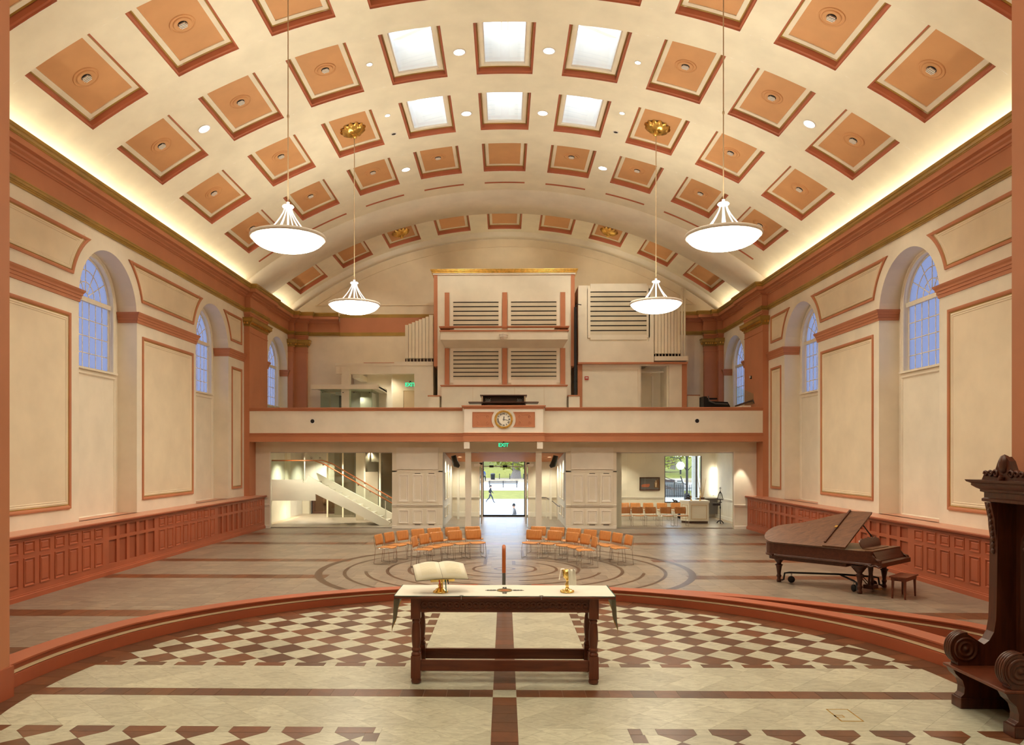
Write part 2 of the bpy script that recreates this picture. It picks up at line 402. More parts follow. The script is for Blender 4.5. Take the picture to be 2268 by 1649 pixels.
for row in (-2, -1, 0, 1, 2, 4):
    y = CY0+CPER*row+CDEP/2
    todo = [c for c in COLS if row != -1 or abs(c) > 1]
    for c in todo:
        sk = (row, c) in SKY_AT
        M = CS if sk else CM
        o = put('coffer', M['coffer'], ceiling, c*PA, y)
        for k, me in M.items():
            if k != 'coffer': sub(k, me, o)
        if sk: continue
        ros = abs(c) == 2 and row in (-1, 1, 4)
        if ros: sub('rosette', ROS, o)
        elif row != 4 and c != 0: sub('vent_ring', VR, o); sub('vent_eye', VE, o)
    if row == -1:
        o = put('coffer', CW['coffer'], ceiling, 0, y)
        for k, me in CW.items():
            if k != 'coffer': sub(k, me, o)
# shallow slots where the next coffer row is cut off by the rib
m = MB(); ya = 27.33
for hw in (HA,):
    ring(m, 0, RV-.004, .0, RV-.05, HA, .13, 8)
    vs = []
    for k in range(9):
        a = -HA+2*HA*k/8
        vs += [((RV-.004)*sin(a), -.05, (RV-.004)*cos(a)), ((RV-.03)*sin(a), .0, (RV-.03)*cos(a)), ((RV-.03)*sin(a), .02, (RV-.03)*cos(a)), ((RV-.004)*sin(a), .02, (RV-.004)*cos(a))]
m = MB(); fs = [(4*k+q, 4*k+q+1, 4*k+q+5, 4*k+q+4) for k in range(8) for q in range(3)]; m.add(vs, fs, 0, True)
slot = m.mesh('slot_trim', ['coffer_red'])
for c in COLS: put('slot_trim', slot, ceiling, c*PA, 27.41)
# roof lantern above the skylights: white posts, ridge and rafters seen through the panes
lan = struct('roof_lantern', MB().box(-.12, .12, 16.5, 25.5, 15.55, 15.8), 'white_trim')
m = MB()
for y in (17.2, 20.9, 24.5):
    for s in (-1, 1):
        m.add([(0,y-.08,15.7),(0,y+.08,15.7),(s*4.2,y+.08,13.9),(s*4.2,y-.08,13.9),(0,y-.08,15.5),(0,y+.08,15.5),(s*4.2,y+.08,13.7),(s*4.2,y-.08,13.7)], [(0,1,2,3),(4,5,6,7),(0,3,7,4),(1,2,6,5)])
obj('rafter', m, 'white_trim', lan)
m = MB()
for y in (18.48, 21.83):
    m.box(-.07, .07, y-.07, y+.07, 13.6, 15.6)
obj('post', m, 'vent_white', lan)
m = MB()
for s in (-1, 1): m.box(s*4.2-.1, s*4.2+.1, 16.5, 25.5, 13.0, 13.9)
m.box(-4.2, 4.2, 25.4, 25.6, 13.0, 14.4); m.box(-4.2,4.2,16.4,16.6,13.0,14.4)
obj('lantern_curb', m, 'white_trim', lan)

# ---------------------------------------------------------------- side walls
def side(s):
    nm = 'left' if s < 0 else 'right'
    X = lambda a, b, h: (s*(WX-h), a, b)     # plane coords a=Y, b=Z, h = out of the wall into the room
    m = MB(); top = 9.9
    def q(a0, a1, b0, b1, h=0.0): m.quad(X(a0,b0,h), X(a1,b0,h), X(a1,b1,h), X(a0,b1,h))
    edges = [4.0]
    for yc, r in OPEN: edges += [yc-r, yc+r]
    edges.append(YB)
    for i in range(0, len(edges), 2):
        if i == 4: q(edges[4], 30.46, 0, top); q(30.44, edges[5], 0, top, .14)
        else: q(edges[i], edges[i+1], 0, top, .14 if i == 6 else 0)
    for (yc, r), of, rc in zip(OPEN, OFF, RECS):
        q(yc-r, yc+r, 0, 1.2, of)
        N = 28; A = arc(yc, SPR, r, pi, 0, N); vs = []; fs = []
        for a, b in A: vs += [X(a,b,of), X(a,top,of), X(a,b,rc)]
        for k in range(N): fs += [(3*k, 3*k+1, 3*k+4, 3*k+3), (3*k, 3*k+3, 3*k+5, 3*k+2)]
        m.add(vs, fs)
        for e in (-r, r): m.quad(X(yc+e,1.2,of), X(yc+e,SPR,of), X(yc+e,SPR,rc), X(yc+e,1.2,rc))
    w = struct('wall_'+nm, m, 'cream')
    # recess back with the arched window hole
    m = MB()
    for (yc, r), h in zip(OPEN, RECS):
        g = lambda a0, a1, b0, b1: m.quad(X(a0,b0,h), X(a1,b0,h), X(a1,b1,h), X(a0,b1,h))
        R2 = r+.02
        g(yc-R2, yc+R2, 0, ZC); g(yc-R2, yc-WHW, ZC, WSPR); g(yc+WHW, yc+R2, ZC, WSPR)
        N = 24; vs = []; fs = []
        for k in range(N+1):
            t = pi-pi*k/N; vs += [X(yc+WHW*cos(t), WSPR+WHW*sin(t), h), X(yc+R2*cos(t), max(WSPR, SPR+R2*sin(t)), h), X(yc+WHW*cos(t), WSPR+WHW*sin(t), h-.15)]
        for k in range(N): fs += [(3*k, 3*k+1, 3*k+4, 3*k+3), (3*k, 3*k+3, 3*k+5, 3*k+2)]
        m.add(vs, fs)
        for e in (-WHW, WHW): m.quad(X(yc+e,ZC,h), X(yc+e,WSPR,h), X(yc+e,WSPR,h-.15), X(yc+e,ZC,h-.15))
    obj('window_recess', m, 'cream', w)
    # pier panels: terracotta outer moulding, gilt fillet, cream inner moulding, sunk field
    def panel(poly, pieces=True):
        o = MB(); o.sweep(poly, [(0,0),(.0,.035),(.03,.04),(.06,.03),(.075,.012),(.075,0)], X, True); po = obj('panel_molding', o, 'terracotta', w)
        o = MB(); o.sweep(poly, [(.075,.012),(.085,.02),(.098,.008),(.098,0)], X, True); obj('gilt_fillet', o, 'gold', po)
        o = MB(); o.sweep(poly, [(.098,.002),(.10,.012),(.135,.018),(.15,.006),(.175,.012),(.19,.001)], X, True); obj('inner_molding', o, 'cream_panel', po)
        o = MB()
        inn = []
        P = [Vector(p) for p in poly]; n = len(P)
        for i in range(n):
            d1 = (P[i]-P[i-1]).normalized(); d2 = (P[(i+1) % n]-P[i]).normalized(); n1 = Vector((-d1.y,d1.x)); n2 = Vector((-d2.y,d2.x)); mm = (n1+n2).normalized()
            qv = P[i]+mm/max(.25, mm.dot(n1))*.19; inn.append((qv.x, qv.y))
        o.add([X(a,b,.002) for a,b in inn], [tuple(range(n))]); obj('panel_field', o, 'cream_panel', po)
    def rect(a0, a1, b0, b1): return [(a0,b0),(a1,b0),(a1,b1),(a0,b1)]
    piers = [(10.2, 17.255), (20.005, 23.865), (26.695, 28.3)]
    for (a0, a1), lo, up in zip(piers, [(13.3,16.9),(20.29,23.62),(27.0,28.02)], [('f',0),(0,1),(1,'f')]):
        panel(rect(lo[0], lo[1], 1.58, 5.965))
        zb, zt, rr = 6.87, 7.85, 1.69
        poly = []
        if up[0] == 'f': poly += [(lo[0], zt), (lo[0], zb)]
        else:
            yc = OPEN[up[0]][0]; t0 = math.asin((zt-SPR)/rr); t1 = math.asin((zb-SPR)/rr); poly += [(yc+rr*cos(t0+(t1-t0)*k/8), SPR+rr*sin(t0+(t1-t0)*k/8)) for k in range(9)]
        if up[1] == 'f': poly += [(lo[1], zb), (lo[1], zt)]
        else:
            yc = OPEN[up[1]][0]; t0 = math.asin((zb-SPR)/rr); t1 = math.asin((zt-SPR)/rr); poly += [(yc-rr*cos(t0+(t1-t0)*k/8), SPR+rr*sin(t0+(t1-t0)*k/8)) for k in range(9)]
        panel(poly)
    # impost mouldings returning into the window recesses (plan sweep)
    XP = lambda a, b, h: (s*(WX-b), a, h)    # a=Y, b = out of wall
    prof = [(0,6.285),(.025,6.29),(.025,6.36),(.045,6.365),(.045,6.43),(.065,6.435),(.07,6.48),(.10,6.52),(.115,6.56),(0,6.565)]
    for p in ([(12.0,0),(17.255,0),(17.255,-.50)], [(20.005,-.50),(20.005,0),(23.865,0),(23.865,-.50)], [(26.695,-.50),(26.695,0),(28.3,0)], [(30.45,.14),(30.71,.14),(30.71,-.2)], [(33.49,-.2),(33.49,.14),(33.55,.14)]):
        o = MB(); o.sweep(p, prof, XP); obj('impost_molding', o, 'terracotta', w)
    # pilaster carrying the rib, and corner pilaster, with capitals
    def pilaster(path, z0):
        o = MB(); o.sweep(path, [(0,z0),(0,7.38),(.02,7.385),(.02,7.41),(0,7.415),(0,7.62)], XP, endcaps=False); po = obj('pilaster', o, 'terracotta', w)
        o = MB(); o.sweep(path, [(.0,7.62),(.03,7.64),(.03,7.70),(.10,7.76),(.15,7.80),(.15,7.90),(.18,7.93),(0,7.94)], XP); obj('capital', o, 'gold', po)
        o = MB(); o.sweep(path, [(.0,7.94),(.0,8.02),(.02,8.03),(.02,8.09),(.04,8.10),(.04,8.15),(0,8.15)], XP); obj('necking', o, 'terracotta', po)
        o = MB()
        for (p, q2) in zip(path, path[1:]):
            L = hypot(q2[0]-p[0], q2[1]-p[1]); n = int(L/.09)
            for k in range(n):
                t = (k+.5)/n; a = p[0]+(q2[0]-p[0])*t; b = p[1]+(q2[1]-p[1])*t
                dx, dy = (q2[0]-p[0])/L, (q2[1]-p[1])/L; a += -dy*.085; b += dx*.085
                x, y, z = XP(a, b, 7.755); o.box(x-.03, x+.03, y-.025, y+.025, 7.70, 7.79)
        obj('dentil_course', o, 'gilt', po)
    pilaster([(28.3,0),(28.3,.21),(30.45,.21),(30.45,0)], 0)
    pilaster([(33.55,.14),(33.55,.37),(33.80,.37),(33.80,.92),(34.0,.92)], 3.5)
    # entablature: architrave, frieze, cornice with gilt bands; continues along the gallery back wall
    xe = 2.38 if s < 0 else 3.2
    path = [(6.0,0),(28.3,0),(28.3,.21),(30.45,.21),(30.45,.14),(33.55,.14),(33.55,.37),(33.80,.37),(33.80,.92),(34.0,.92),(34.0,xe)]
    ent = struct('trim_1' if s < 0 else 'trim_2', MB().sweep(path, [(.05,8.30),(.05,8.69),(.08,8.70),(.08,8.725),(.12,8.73),(.13,8.77),(.20,8.80),(.22,8.835),(.34,8.84),(.34,8.96)], XP, endcaps=True), 'terracotta')
    o = MB(); o.sweep(path, [(.0,8.15),(.035,8.15),(.035,8.185),(.055,8.19),(.05,8.22),(.075,8.225),(.085,8.27),(.10,8.275),(.10,8.30),(.05,8.302)], XP); obj('gilt_architrave', o, 'gold', ent)
    o = MB(); o.sweep(path, [(.34,8.96),(.355,8.965),(.355,8.985),(.375,8.99),(.39,9.03),(.385,9.05),(.41,9.06),(.42,9.117),(.38,9.125),(.37,8.99),(.0,8.98)], XP); obj('gilt_crown', o, 'gold', ent)
    # cove lighting strip lying behind the crown
    for a0, a1, bb in ((8.0, 28.0, .12), (30.7, 33.3, .26)):
        o = MB(); x0, x1 = s*(WX-bb), s*(WX-bb-.06); o.box(min(x0,x1), max(x0,x1), a0, a1, 8.985, 9.01); obj('cove_light', o, 'cove_light', ent)
    return w
wall_left = side(-1); wall_right = side(1)
# ---------------------------------------------------------------- arched windows
def window(s, yc, n, GX, RX):
    X = lambda a, b, h: (s*(GX-h), a, b); XR = lambda a, b, h: (s*(RX-h), a, b)
    A = arc(yc, WSPR, WHW, 0, pi, 24)
    o = MB(); o.sweep([(yc+WHW,ZC)]+A+[(yc-WHW,ZC)], [(0,-.005),(0,.05),(-.03,.055),(-.07,.03),(-.09,.06),(-.13,.06),(-.15,.02),(-.19,.025),(-.2,-.005)], XR)
    w = struct('window_%d' % n, o, 'cream')
    o = MB(); o.box(min(s*GX-.03, s*RX-s*.07), max(s*GX+.03, s*RX-s*.07), yc-WHW-.2, yc+WHW+.2, ZC-.05, ZC); obj('window_sill', o, 'cream', w)
    o = MB(); o.sweep([(yc-WHW-.17,1.22),(yc+WHW+.17,1.22),(yc+WHW+.17,ZC-.12),(yc-WHW-.17,ZC-.12)], [(0,0),(0,.03),(.03,.035),(.06,.012),(.06,0)], XR, True); obj('apron_molding', o, 'cream', w)
    o = MB(); T = 6.56
    o.add(*[[X(yc-WHW,T,-.02),X(yc+WHW,T,-.02),X(yc+WHW,T+.11,-.02),X(yc-WHW,T+.11,-.02),X(yc-WHW,T,.07),X(yc+WHW,T,.07),X(yc+WHW,T+.11,.07),X(yc-WHW,T+.11,.07)], [(4,5,6,7),(0,1,5,4),(2,3,7,6)]]); obj('transom', o, 'cream', w)
    o = MB(); pw = .302
    def bar(p, q, r=.013): o.tube([X(*p, .0), X(*q, .0)], r, 6)
    ys = [yc-3.5*pw+pw*k for k in range(8)]
    for y in ys[1:-1]: bar((y,ZC),(y,T))
    zs = [ZC, 5.31, 5.73, 6.14, T]
    for z in zs[1:-1]: bar((yc-WHW,z),(yc+WHW,z))
    hub = T+.11
    for r in (.14, .395, .69): o.tube([X(a,b,0) for a,b in arc(yc, hub, r, 0, pi, 20)], .013, 6)
    for k in range(1, 6):
        t = pi*k/6; bar((yc+.14*cos(t), hub+.14*sin(t)), (yc+1.0*cos(t), hub+1.0*sin(t)))
    o.tube([X(a,b,0) for a,b in arc(yc, WSPR, WHW-.015, 0, pi, 24)], .025, 6); bar((yc-WHW+.015,ZC),(yc-WHW+.015,WSPR),.025); bar((yc+WHW-.015,ZC),(yc+WHW-.015,WSPR),.025); bar((yc-WHW,ZC+.015),(yc+WHW,ZC+.015),.022)
    obj('muntins', o, 'cream', w)
    for k in range(7):
        a0, a1 = max(ys[k], yc-WHW), min(ys[k+1], yc+WHW)
        for z0, z1 in zip(zs, zs[1:]):
            o = MB(); o.quad(X(a0,z0,-.004), X(a1,z0,-.004), X(a1,z1,-.004), X(a0,z1,-.004)); obj('pane', o, 'frosted_glass', w)
    rr = [0, .14, .395, .69, 1.04]
    for q in range(4):
        for k in range(6 if q else 1):
            t0, t1 = (pi*k/6, pi*(k+1)/6) if q else (0, pi); N = 4 if q else 10
            vs = []
            for i in range(N+1):
                t = t0+(t1-t0)*i/N; vs += [X(yc+rr[q]*cos(t), hub+rr[q]*sin(t), -.004), X(yc+rr[q+1]*cos(t), hub+rr[q+1]*sin(t), -.004)]
            o = MB(); o.add(vs, [(2*i,2*i+1,2*i+3,2*i+2) for i in range(N)]); obj('pane', o, 'frosted_glass', w)
n = 1
for s in (-1, 1):
    for (yc, r), rc in zip(OPEN, RECS): window(s, yc, n, WX-rc+.09, WX-rc); n += 1

# ---------------------------------------------------------------- gallery back wall (lunette) and ground-floor back walls
m = MB(); AMX = .69; N = 40
vs = []; fs = []
for k in range(N+1):
    a = -AMX+2*AMX*k/N; p = VP(a, YB, RV+.05); vs += [(p[0], YB, p[2]), (p[0], YB, 2.9)]
m.add(vs, [(2*k,2*k+1,2*k+3,2*k+2) for k in range(N)])
wall_back = struct('wall_back', m, 'cream_panel')
Yp = lambda a, b, h: (a, YB-h, b)
al = math.acos((9.5-ZV)/15.02)
poly = [(15.02*sin(-al+2*al*k/40), ZV+15.02*cos(-al+2*al*k/40)) for k in range(41)]
obj('lunette_molding', MB().sweep(poly[::-1], [(0,0),(0,.03),(.03,.035),(.045,0)], Yp, True), 'cream_panel', wall_back)
o = MB(); o.box(-7.4, 6.6, YB-.01, YB, 8.30, 8.96); obj('painted_frieze', o, 'terracotta', wall_back)
o = MB(); o.box(-7.4, 6.6, YB-.014, YB, 8.96, 9.11); o.box(-7.4, 6.6, YB-.014, YB, 8.14, 8.30); obj('gilt_stripe', o, 'gold', wall_back)
# chancel arch piers framing the view and the closed chancel behind the camera
for s, nm in ((-1, 'wall_chancel_left'), (1, 'wall_chancel_right')):
    m = MB(); x0, x1 = (s*5.02, s*9.9); m.box(min(x0,x1), max(x0,x1), 7.05, 7.62, CH if False else 0, 9.6)
    w = struct(nm, m, 'terracotta'); m = MB()
    x0, x1 = s*5.0, s*5.06; m.box(min(x0,x1), max(x0,x1), 7.03, 7.66, 0, .62); obj('plinth', m, 'terracotta_dark', w)
m = MB(); AMX = .69
vs = []
for k in range(41):
    a = -AMX+2*AMX*k/40; p = VP(a, 7.4, RV+.1); vs += [(p[0], 7.62, p[2]), (p[0], 7.62, 9.55)]
m.add(vs, [(2*k,2*k+1,2*k+3,2*k+2) for k in range(40)])
struct('wall_front', m, 'cream')
m = MB(); m.box(-5.2,-5.02,-4,7.1,0,9.6); m.box(5.02,5.2,-4,7.1,0,9.6); m.box(-5.2,5.2,-4.2,-4,0,9.6); m.box(-9.9,-5,7.0,7.05,0,9.6); m.box(5,9.9,7.0,7.05,0,9.6)
struct('wall_chancel', m, 'cream')
struct('ceiling_chancel', MB().box(-5.2, 5.2, -4.2, 7.62, 9.55, 9.7), 'ceiling_cream')
# ================================================================ floors
def clip(poly, keep):
    """clip a convex polygon by half planes (nx,ny,c): nx*x+ny*y<=c"""
    for nx, ny, c in keep:
        out = []
        for i in range(len(poly)):
            p, q = poly[i], poly[(i+1) % len(poly)]
            dp, dq = nx*p[0]+ny*p[1]-c, nx*q[0]+ny*q[1]-c
            if dp <= 0: out.append(p)
            if (dp < 0 < dq) or (dq < 0 < dp):
                t = dp/(dp-dq); out.append((p[0]+(q[0]-p[0])*t, p[1]+(q[1]-p[1])*t))
        poly = out
        if len(poly) < 3: return []
    return poly
def area(p): return abs(sum(p[i][0]*p[(i+1) % len(p)][1]-p[(i+1) % len(p)][0]*p[i][1] for i in range(len(p))))/2
def shrink(p, g):
    c = (sum(a for a, b in p)/len(p), sum(b for a, b in p)/len(p)); n = len(p); hp = []
    for i in range(n):
        a, b = p[i], p[(i+1) % n]; dx, dy = b[0]-a[0], b[1]-a[1]; L = hypot(dx, dy)
        if L < 1e-6: continue
        nx, ny = dy/L, -dx/L
        if nx*(c[0]-a[0])+ny*(c[1]-a[1]) > 0: nx, ny = -nx, -ny
        hp.append((nx, ny, nx*a[0]+ny*a[1]-g))
    return clip(p, hp)
def rhp(x0, x1, y0, y1): return [(-1,0,-x0),(1,0,x1),(0,-1,-y0),(0,1,y1)]
def chp(cx, cy, r, n=48): return [(cos(2*pi*k/n), sin(2*pi*k/n), cx*cos(2*pi*k/n)+cy*sin(2*pi*k/n)+r) for k in range(n)]
class Tiles:
    """collects polygons; the largest-showing ones become tile objects, the rest one joined part"""
    def __init__(s): s.L = []
    def add(s, poly, mat, z, g=.0025, thick=.012, pri=None):
        p = shrink(poly, .0007 if mat == 'tile_white' else (.0012 if mat == 'tile_nave' else .0022))
        if len(p) < 3 or area(p) < 2e-5: return
        c = (sum(a for a, b in p)/len(p), sum(b for a, b in p)/len(p))
        d = c[1]; vis = area(p)/max(1, d)**3
        if abs(c[0]) > .70*d+.6 or d < 5.9: vis *= .001
        s.L.append((vis if pri is None else pri*vis, p, mat, z, thick))
    def build(s, parent, name, limit=300):
        s.L.sort(key=lambda t: -t[0]); rest = {}
        for i, (v, p, mat, z, th) in enumerate(s.L):
            if i < limit:
                m = MB(); m.prism(p, XYZ, z-th, z); obj(name, m, mat, parent)
            else: rest.setdefault(mat, MB()).prism(p, XYZ, z-th, z)
        for mat, m in rest.items(): obj(name+'_field', m, mat, parent, kind='stuff')
# nave ------------------------------------------------------------------
floor = struct('floor', MB().box(-9.8, 9.8, 7.1, 34.8, -.2, -.004), 'grout')
LC, LR = (0.0, 18.6), 4.53
STR = [(10.26,10.83,0),(12.96,13.50,0),(17.07,17.60,1),(19.80,20.30,1),(23.65,24.28,0),(26.50,27.20,0)]
RC, RI, RO = (0.0, 8.05), 5.18, 5.46      # chancel curb circle
TN = Tiles(); ts = .405
def outside_circle(poly, c, r):
    return all(hypot(a-c[0], b-c[1]) > r for a, b in poly)
def inside_circle(poly, c, r): return all(hypot(a-c[0], b-c[1]) < r for a, b in poly)
bands = []; y = 7.6
for a, b, lab in STR: bands.append((y, a, None)); bands.append((a, b, lab)); y = b
bands.append((y, 34.8, None))
for a, b, k in bands:
    if k is None:
        n = max(1, round((b-a)/ts)); h = (b-a)/n
        for i in range(n):
            y0, y1 = a+i*h, a+(i+1)*h; x = -9.25
            while x < 9.25:
                x1 = min(9.25, x+ts*1.0); P = [(x,y0),(x1,y0),(x1,y1),(x,y1)]
                if not inside_circle(P, RC, RI): TN.add(P, 'tile_nave', 0.0)
                x = x1
    else:
        x = -9.25
        while x < 9.25:
            x1 = min(9.25, x+.305)
            P = [(x,a),(x1,a),(x1,b),(x,b)]
            mat = 'tile_brown'
            if k and inside_circle(P, LC, LR-.05): mat = 'tile_nave'
            if not inside_circle(P, RC, RI): TN.add(P, mat, 0.0)
            x = x1
TN.build(floor, 'stone_tile', 300)
# labyrinth: brown stone rings let into the floor, a path open between them
def ringstrip(r0, r1, a0, a1, z=.0016):
    N = max(6, int(abs(a1-a0)*r1/.09)); vs = []
    for k in range(N+1):
        a = a0+(a1-a0)*k/N
        vs += [(LC[0]+r0*cos(a), LC[1]+r0*sin(a), z), (LC[0]+r1*cos(a), LC[1]+r1*sin(a), z)]
    m = MB(); m.add(vs, [(2*k,2*k+1,2*k+3,2*k+2) for k in range(N)])
    return m
D = pi/180
RINGS = [(.195,.27,[(0,360)]),(.725,.80,[(-245,75)]),(1.23,1.305,[(-250,50)]),(1.765,1.84,[(-80,100),(115,260)]),(2.28,2.36,[(-82,-14),(95,262)]),
         (2.80,2.88,[(-265,80)]),(3.30,3.38,[(188,349)]),(3.80,3.885,[(-262,82)]),(4.36,4.53,[(-268,88)])]
for r0, r1, spans in RINGS:
    for a0, a1 in spans: obj('labyrinth_ring', ringstrip(r0, r1, a0*D, a1*D), 'tile_curve', floor)
for x, y0, y1 in ((-.50, 19.35, 21.2), (.235, 19.30, 20.0), (-.48, 21.35, 22.4), (.5, 20.9, 22.3)):
    m = MB(); m.box(x-.045, x+.045, y0, y1, -.01, .0017); obj('labyrinth_bar', m, 'tile_curve', floor)

# chancel -----------------------------------------------------------------
m = MB(); m.prism(circle(RC[0], RC[1], RI+.1, 96), XYZ, 0.0, CH-.004); m.box(-5.3, 5.3, -4.2, 8.05, 0, CH-.0041)
floor_chancel = struct('floor_chancel', m, 'grout')
TC = Tiles(); dd = .4754; gx, gy = .105-.012, 9.151
inner = 4.86
def lattice(fields, mats, excl=None):
    """diamonds of diagonal dd clipped to each field (list of half-plane sets); mats: (dark, white)"""
    for hp in fields:
        for r in range(-30, 40):
            for i in range(-14, 15):
                cx, cy = gx+dd*(i+(r % 2)/2), gy+r*dd/2+dd/2*0
                # diamond centred on a lattice half-step; colour alternates by row
                P = [(cx-dd/2, cy), (cx, cy-dd/2), (cx+dd/2, cy), (cx, cy+dd/2)]
                P = clip(P, hp)
                if P: TC.add(P, mats[r % 2], CH)
C48 = chp(RC[0], RC[1], inner, 64)
CX = 1.13
# rows: a white apex at gy -> white diamonds centred at gy-dd/2 (odd rows), dark ones at gy
for sx in (-1, 1):
    xs = rhp(CX, 6, 8.98, 14) if sx > 0 else rhp(-6, -CX, 8.98, 14)
    lattice([xs+C48], ('tile_brown', 'tile_white'))
    xs = rhp(1.23, 6, 4.5, 6.70) if sx > 0 else rhp(-6, -1.23, 4.5, 6.70)
    lattice([xs+C48], ('tile_brown', 'tile_white'))
    # border of short brown bars with white keys
    for yb0, yb1, xin in ((8.835, 8.98, 1.0), (6.70, 6.845, 1.1)):
        k = -1
        for i in range(-14, 15):
            x0 = gx+dd*i-.172; a0, a1 = x0, x0+.344
            lo, hi = (xin, 6) if sx > 0 else (-6, -xin)
            P = clip([(a0,yb0),(a1,yb0),(a1,yb1),(a0,yb1)], rhp(lo, hi, 0, 20)+C48)
            if P: TC.add(P, 'tile_brown', CH)
            P = clip([(a1,yb0),(a1+dd-.344,yb0),(a1+dd-.344,yb1),(a1,yb1)], rhp(lo, hi, 0, 20)+C48)
            if P: TC.add(P, 'tile_white', CH)
    for (y0, y1) in ((8.98, 13.2), (4.0, 6.70)):
        j = 0; y = y0
        xi, xo = (1.0, CX) if y0 > 8 else (1.1, 1.23)
        while y < y1:
            for mat, L in (('tile_white', .131), ('tile_brown', .344)):
                P = [(xi*sx,y),(xo*sx,y),(xo*sx,y+L),(xi*sx,y+L)]
                P = clip(P if sx > 0 else P[::-1], C48+rhp(-6, 6, y0, y1))
                if P: TC.add(P, mat, CH)
                y += L
    # plain pale fields
    for x0, x1, y0, y1 in ((.12, 1.0, 8.835, 13.2), (1.0, 6, 7.965, 8.835), (.12, 1.0, 7.965, 8.835), (.12, 6, 6.845, 7.725), (.12, 1.1, 4.0, 6.845)):
        hp = (rhp(x0, x1, y0, y1) if sx > 0 else rhp(-x1, -x0, y0, y1))+C48
        lattice([hp], ('tile_white', 'tile_white'))
    # cross strip
    x = .12
    while x < 5:
        P = [(x,7.725),(x+.238,7.725),(x+.238,7.965),(x,7.965)]
        P = clip(P if sx > 0 else [(-a,b) for a, b in P][::-1], C48)
        if P: TC.add(P, 'tile_brown', CH, pri=3)
        x += .238
y = 4.1
while y < 12.9:
    P = clip([(-.12,y),(.12,y),(.12,y+.241),(-.12,y+.241)], C48)
    if P:
        if 7.6 < y < 7.8: TC.add([(-.12,7.725),(.12,7.725),(.12,7.965),(-.12,7.965)], 'tile_white', CH, pri=3)
        elif abs(y+.12-7.845) > .2: TC.add(P, 'tile_brown', CH, pri=3)
    y += .2409
N = 110
for k in range(N):
    a0, a1 = 2*pi*k/N, 2*pi*(k+1)/N
    if sin((a0+a1)/2) < -.45: continue
    P = [(RC[0]+inner*cos(a0), RC[1]+inner*sin(a0)), (RC[0]+RI*cos(a0), RC[1]+RI*sin(a0)), (RC[0]+RI*cos(a1), RC[1]+RI*sin(a1)), (RC[0]+inner*cos(a1), RC[1]+inner*sin(a1))]
    TC.add(P, 'tile_brown', CH, pri=2)
TC.build(floor_chancel, 'stone_tile', 300)
# curb: terracotta parapet with gilt bead, gap in the middle for the steps
def curb(path, zb, zt, nm, parent=None):
    """path travels so that left is the inner (camera) side"""
    h = zt-zb
    o = MB(); o.sweep(path, [(.0,zb),(.0,zb+h*.52),(-.018,zb+h*.55)], XYZ, smooth=False)
    o.sweep(path, [(-.028,zb+h*.68),(-.02,zb+h*.72),(-.012,zb+h*.9),(.012,zb+h*.93),(.012,zt),(-.27,zt),(-.27,0)], XYZ)
    def low(mb):
        if zb < CH: return
        for i, (x, y, z) in enumerate(mb.v):
            if z > CH+.001:
                sn = (y-RC[1])/hypot(x, y-RC[1]); k = 1.04-.34*max(0, (sn-.35)/.65); mb.v[i] = (x, y, CH+(z-CH)*k)
    low(o); c = struct(nm, o, 'terracotta_dark')
    o = MB(); o.sweep(path, [(-.018,zb+h*.55),(-.005,zb+h*.58),(-.006,zb+h*.61),(-.028,zb+h*.68)], XYZ); low(o); obj('gilt_bead', o, 'tan_trim', c)
    return c
g = 5.0*D
curb([(RC[0]+RI*cos(a), RC[1]+RI*sin(a)) for a in [pi/2+g+(pi*.5+.16-g)*k/60 for k in range(61)]], CH, .56, 'trim_3')
curb([(RC[0]+RI*cos(a), RC[1]+RI*sin(a)) for a in [-.16+(pi/2-g+.16)*k/60 for k in range(61)]], CH, .56, 'trim_4')
# ramp on the right, between the curb and its outer parapet
rp = [(6.75,9.4),(6.57,10.2),(6.38,10.75),(5.75,11.45),(4.69,12.33),(4.0,12.75),(3.2,13.12),(2.2,13.35)]
rps = []
for i in range(len(rp)-1):
    p0, p1, p2, p3 = rp[max(0,i-1)], rp[i], rp[i+1], rp[min(len(rp)-1,i+2)]
    for k in range(6):
        t = k/6; rps.append(tuple(.5*((2*p1[j])+(-p0[j]+p2[j])*t+(2*p0[j]-5*p1[j]+4*p2[j]-p3[j])*t*t+(-p0[j]+3*p1[j]-3*p2[j]+p3[j])*t**3) for j in (0,1)))
rps.append(rp[-1])
curb(rps, .16, .40, 'trim_5')
m = MB(); out = [(a,b) for a, b in rps]; inn = []
vs = []
for k, (a, b) in enumerate(out):
    t = atan2(b-RC[1], a-RC[0]); vs += [(a, b, .19), (RC[0]+5.3*cos(t), RC[1]+5.3*sin(t), .19)]
m.add(vs, [(2*k,2*k+1,2*k+3,2*k+2) for k in range(len(out)-1)])
ramp_o = struct('floor_ramp', m, 'tile_nave')
m = MB(); vs = []
for k, (a, b) in enumerate(out):
    t = atan2(b-RC[1], a-RC[0]); d = hypot(a, b-RC[1]); vs += [(a, b, .192), (RC[0]+(d-.3)*cos(t), RC[1]+(d-.3)*sin(t), .192)]
m.add(vs, [(2*k,2*k+1,2*k+3,2*k+2) for k in range(len(out)-1)]); obj('border_tile', m, 'tile_brown', ramp_o)
# steps down through the gap
st = MB()
for k in range(1, 3): st.box(-.46, .46, 13.1, 13.25+.32*k, 0, CH-.10*k)
struct('floor_steps', st, 'tile_brown')
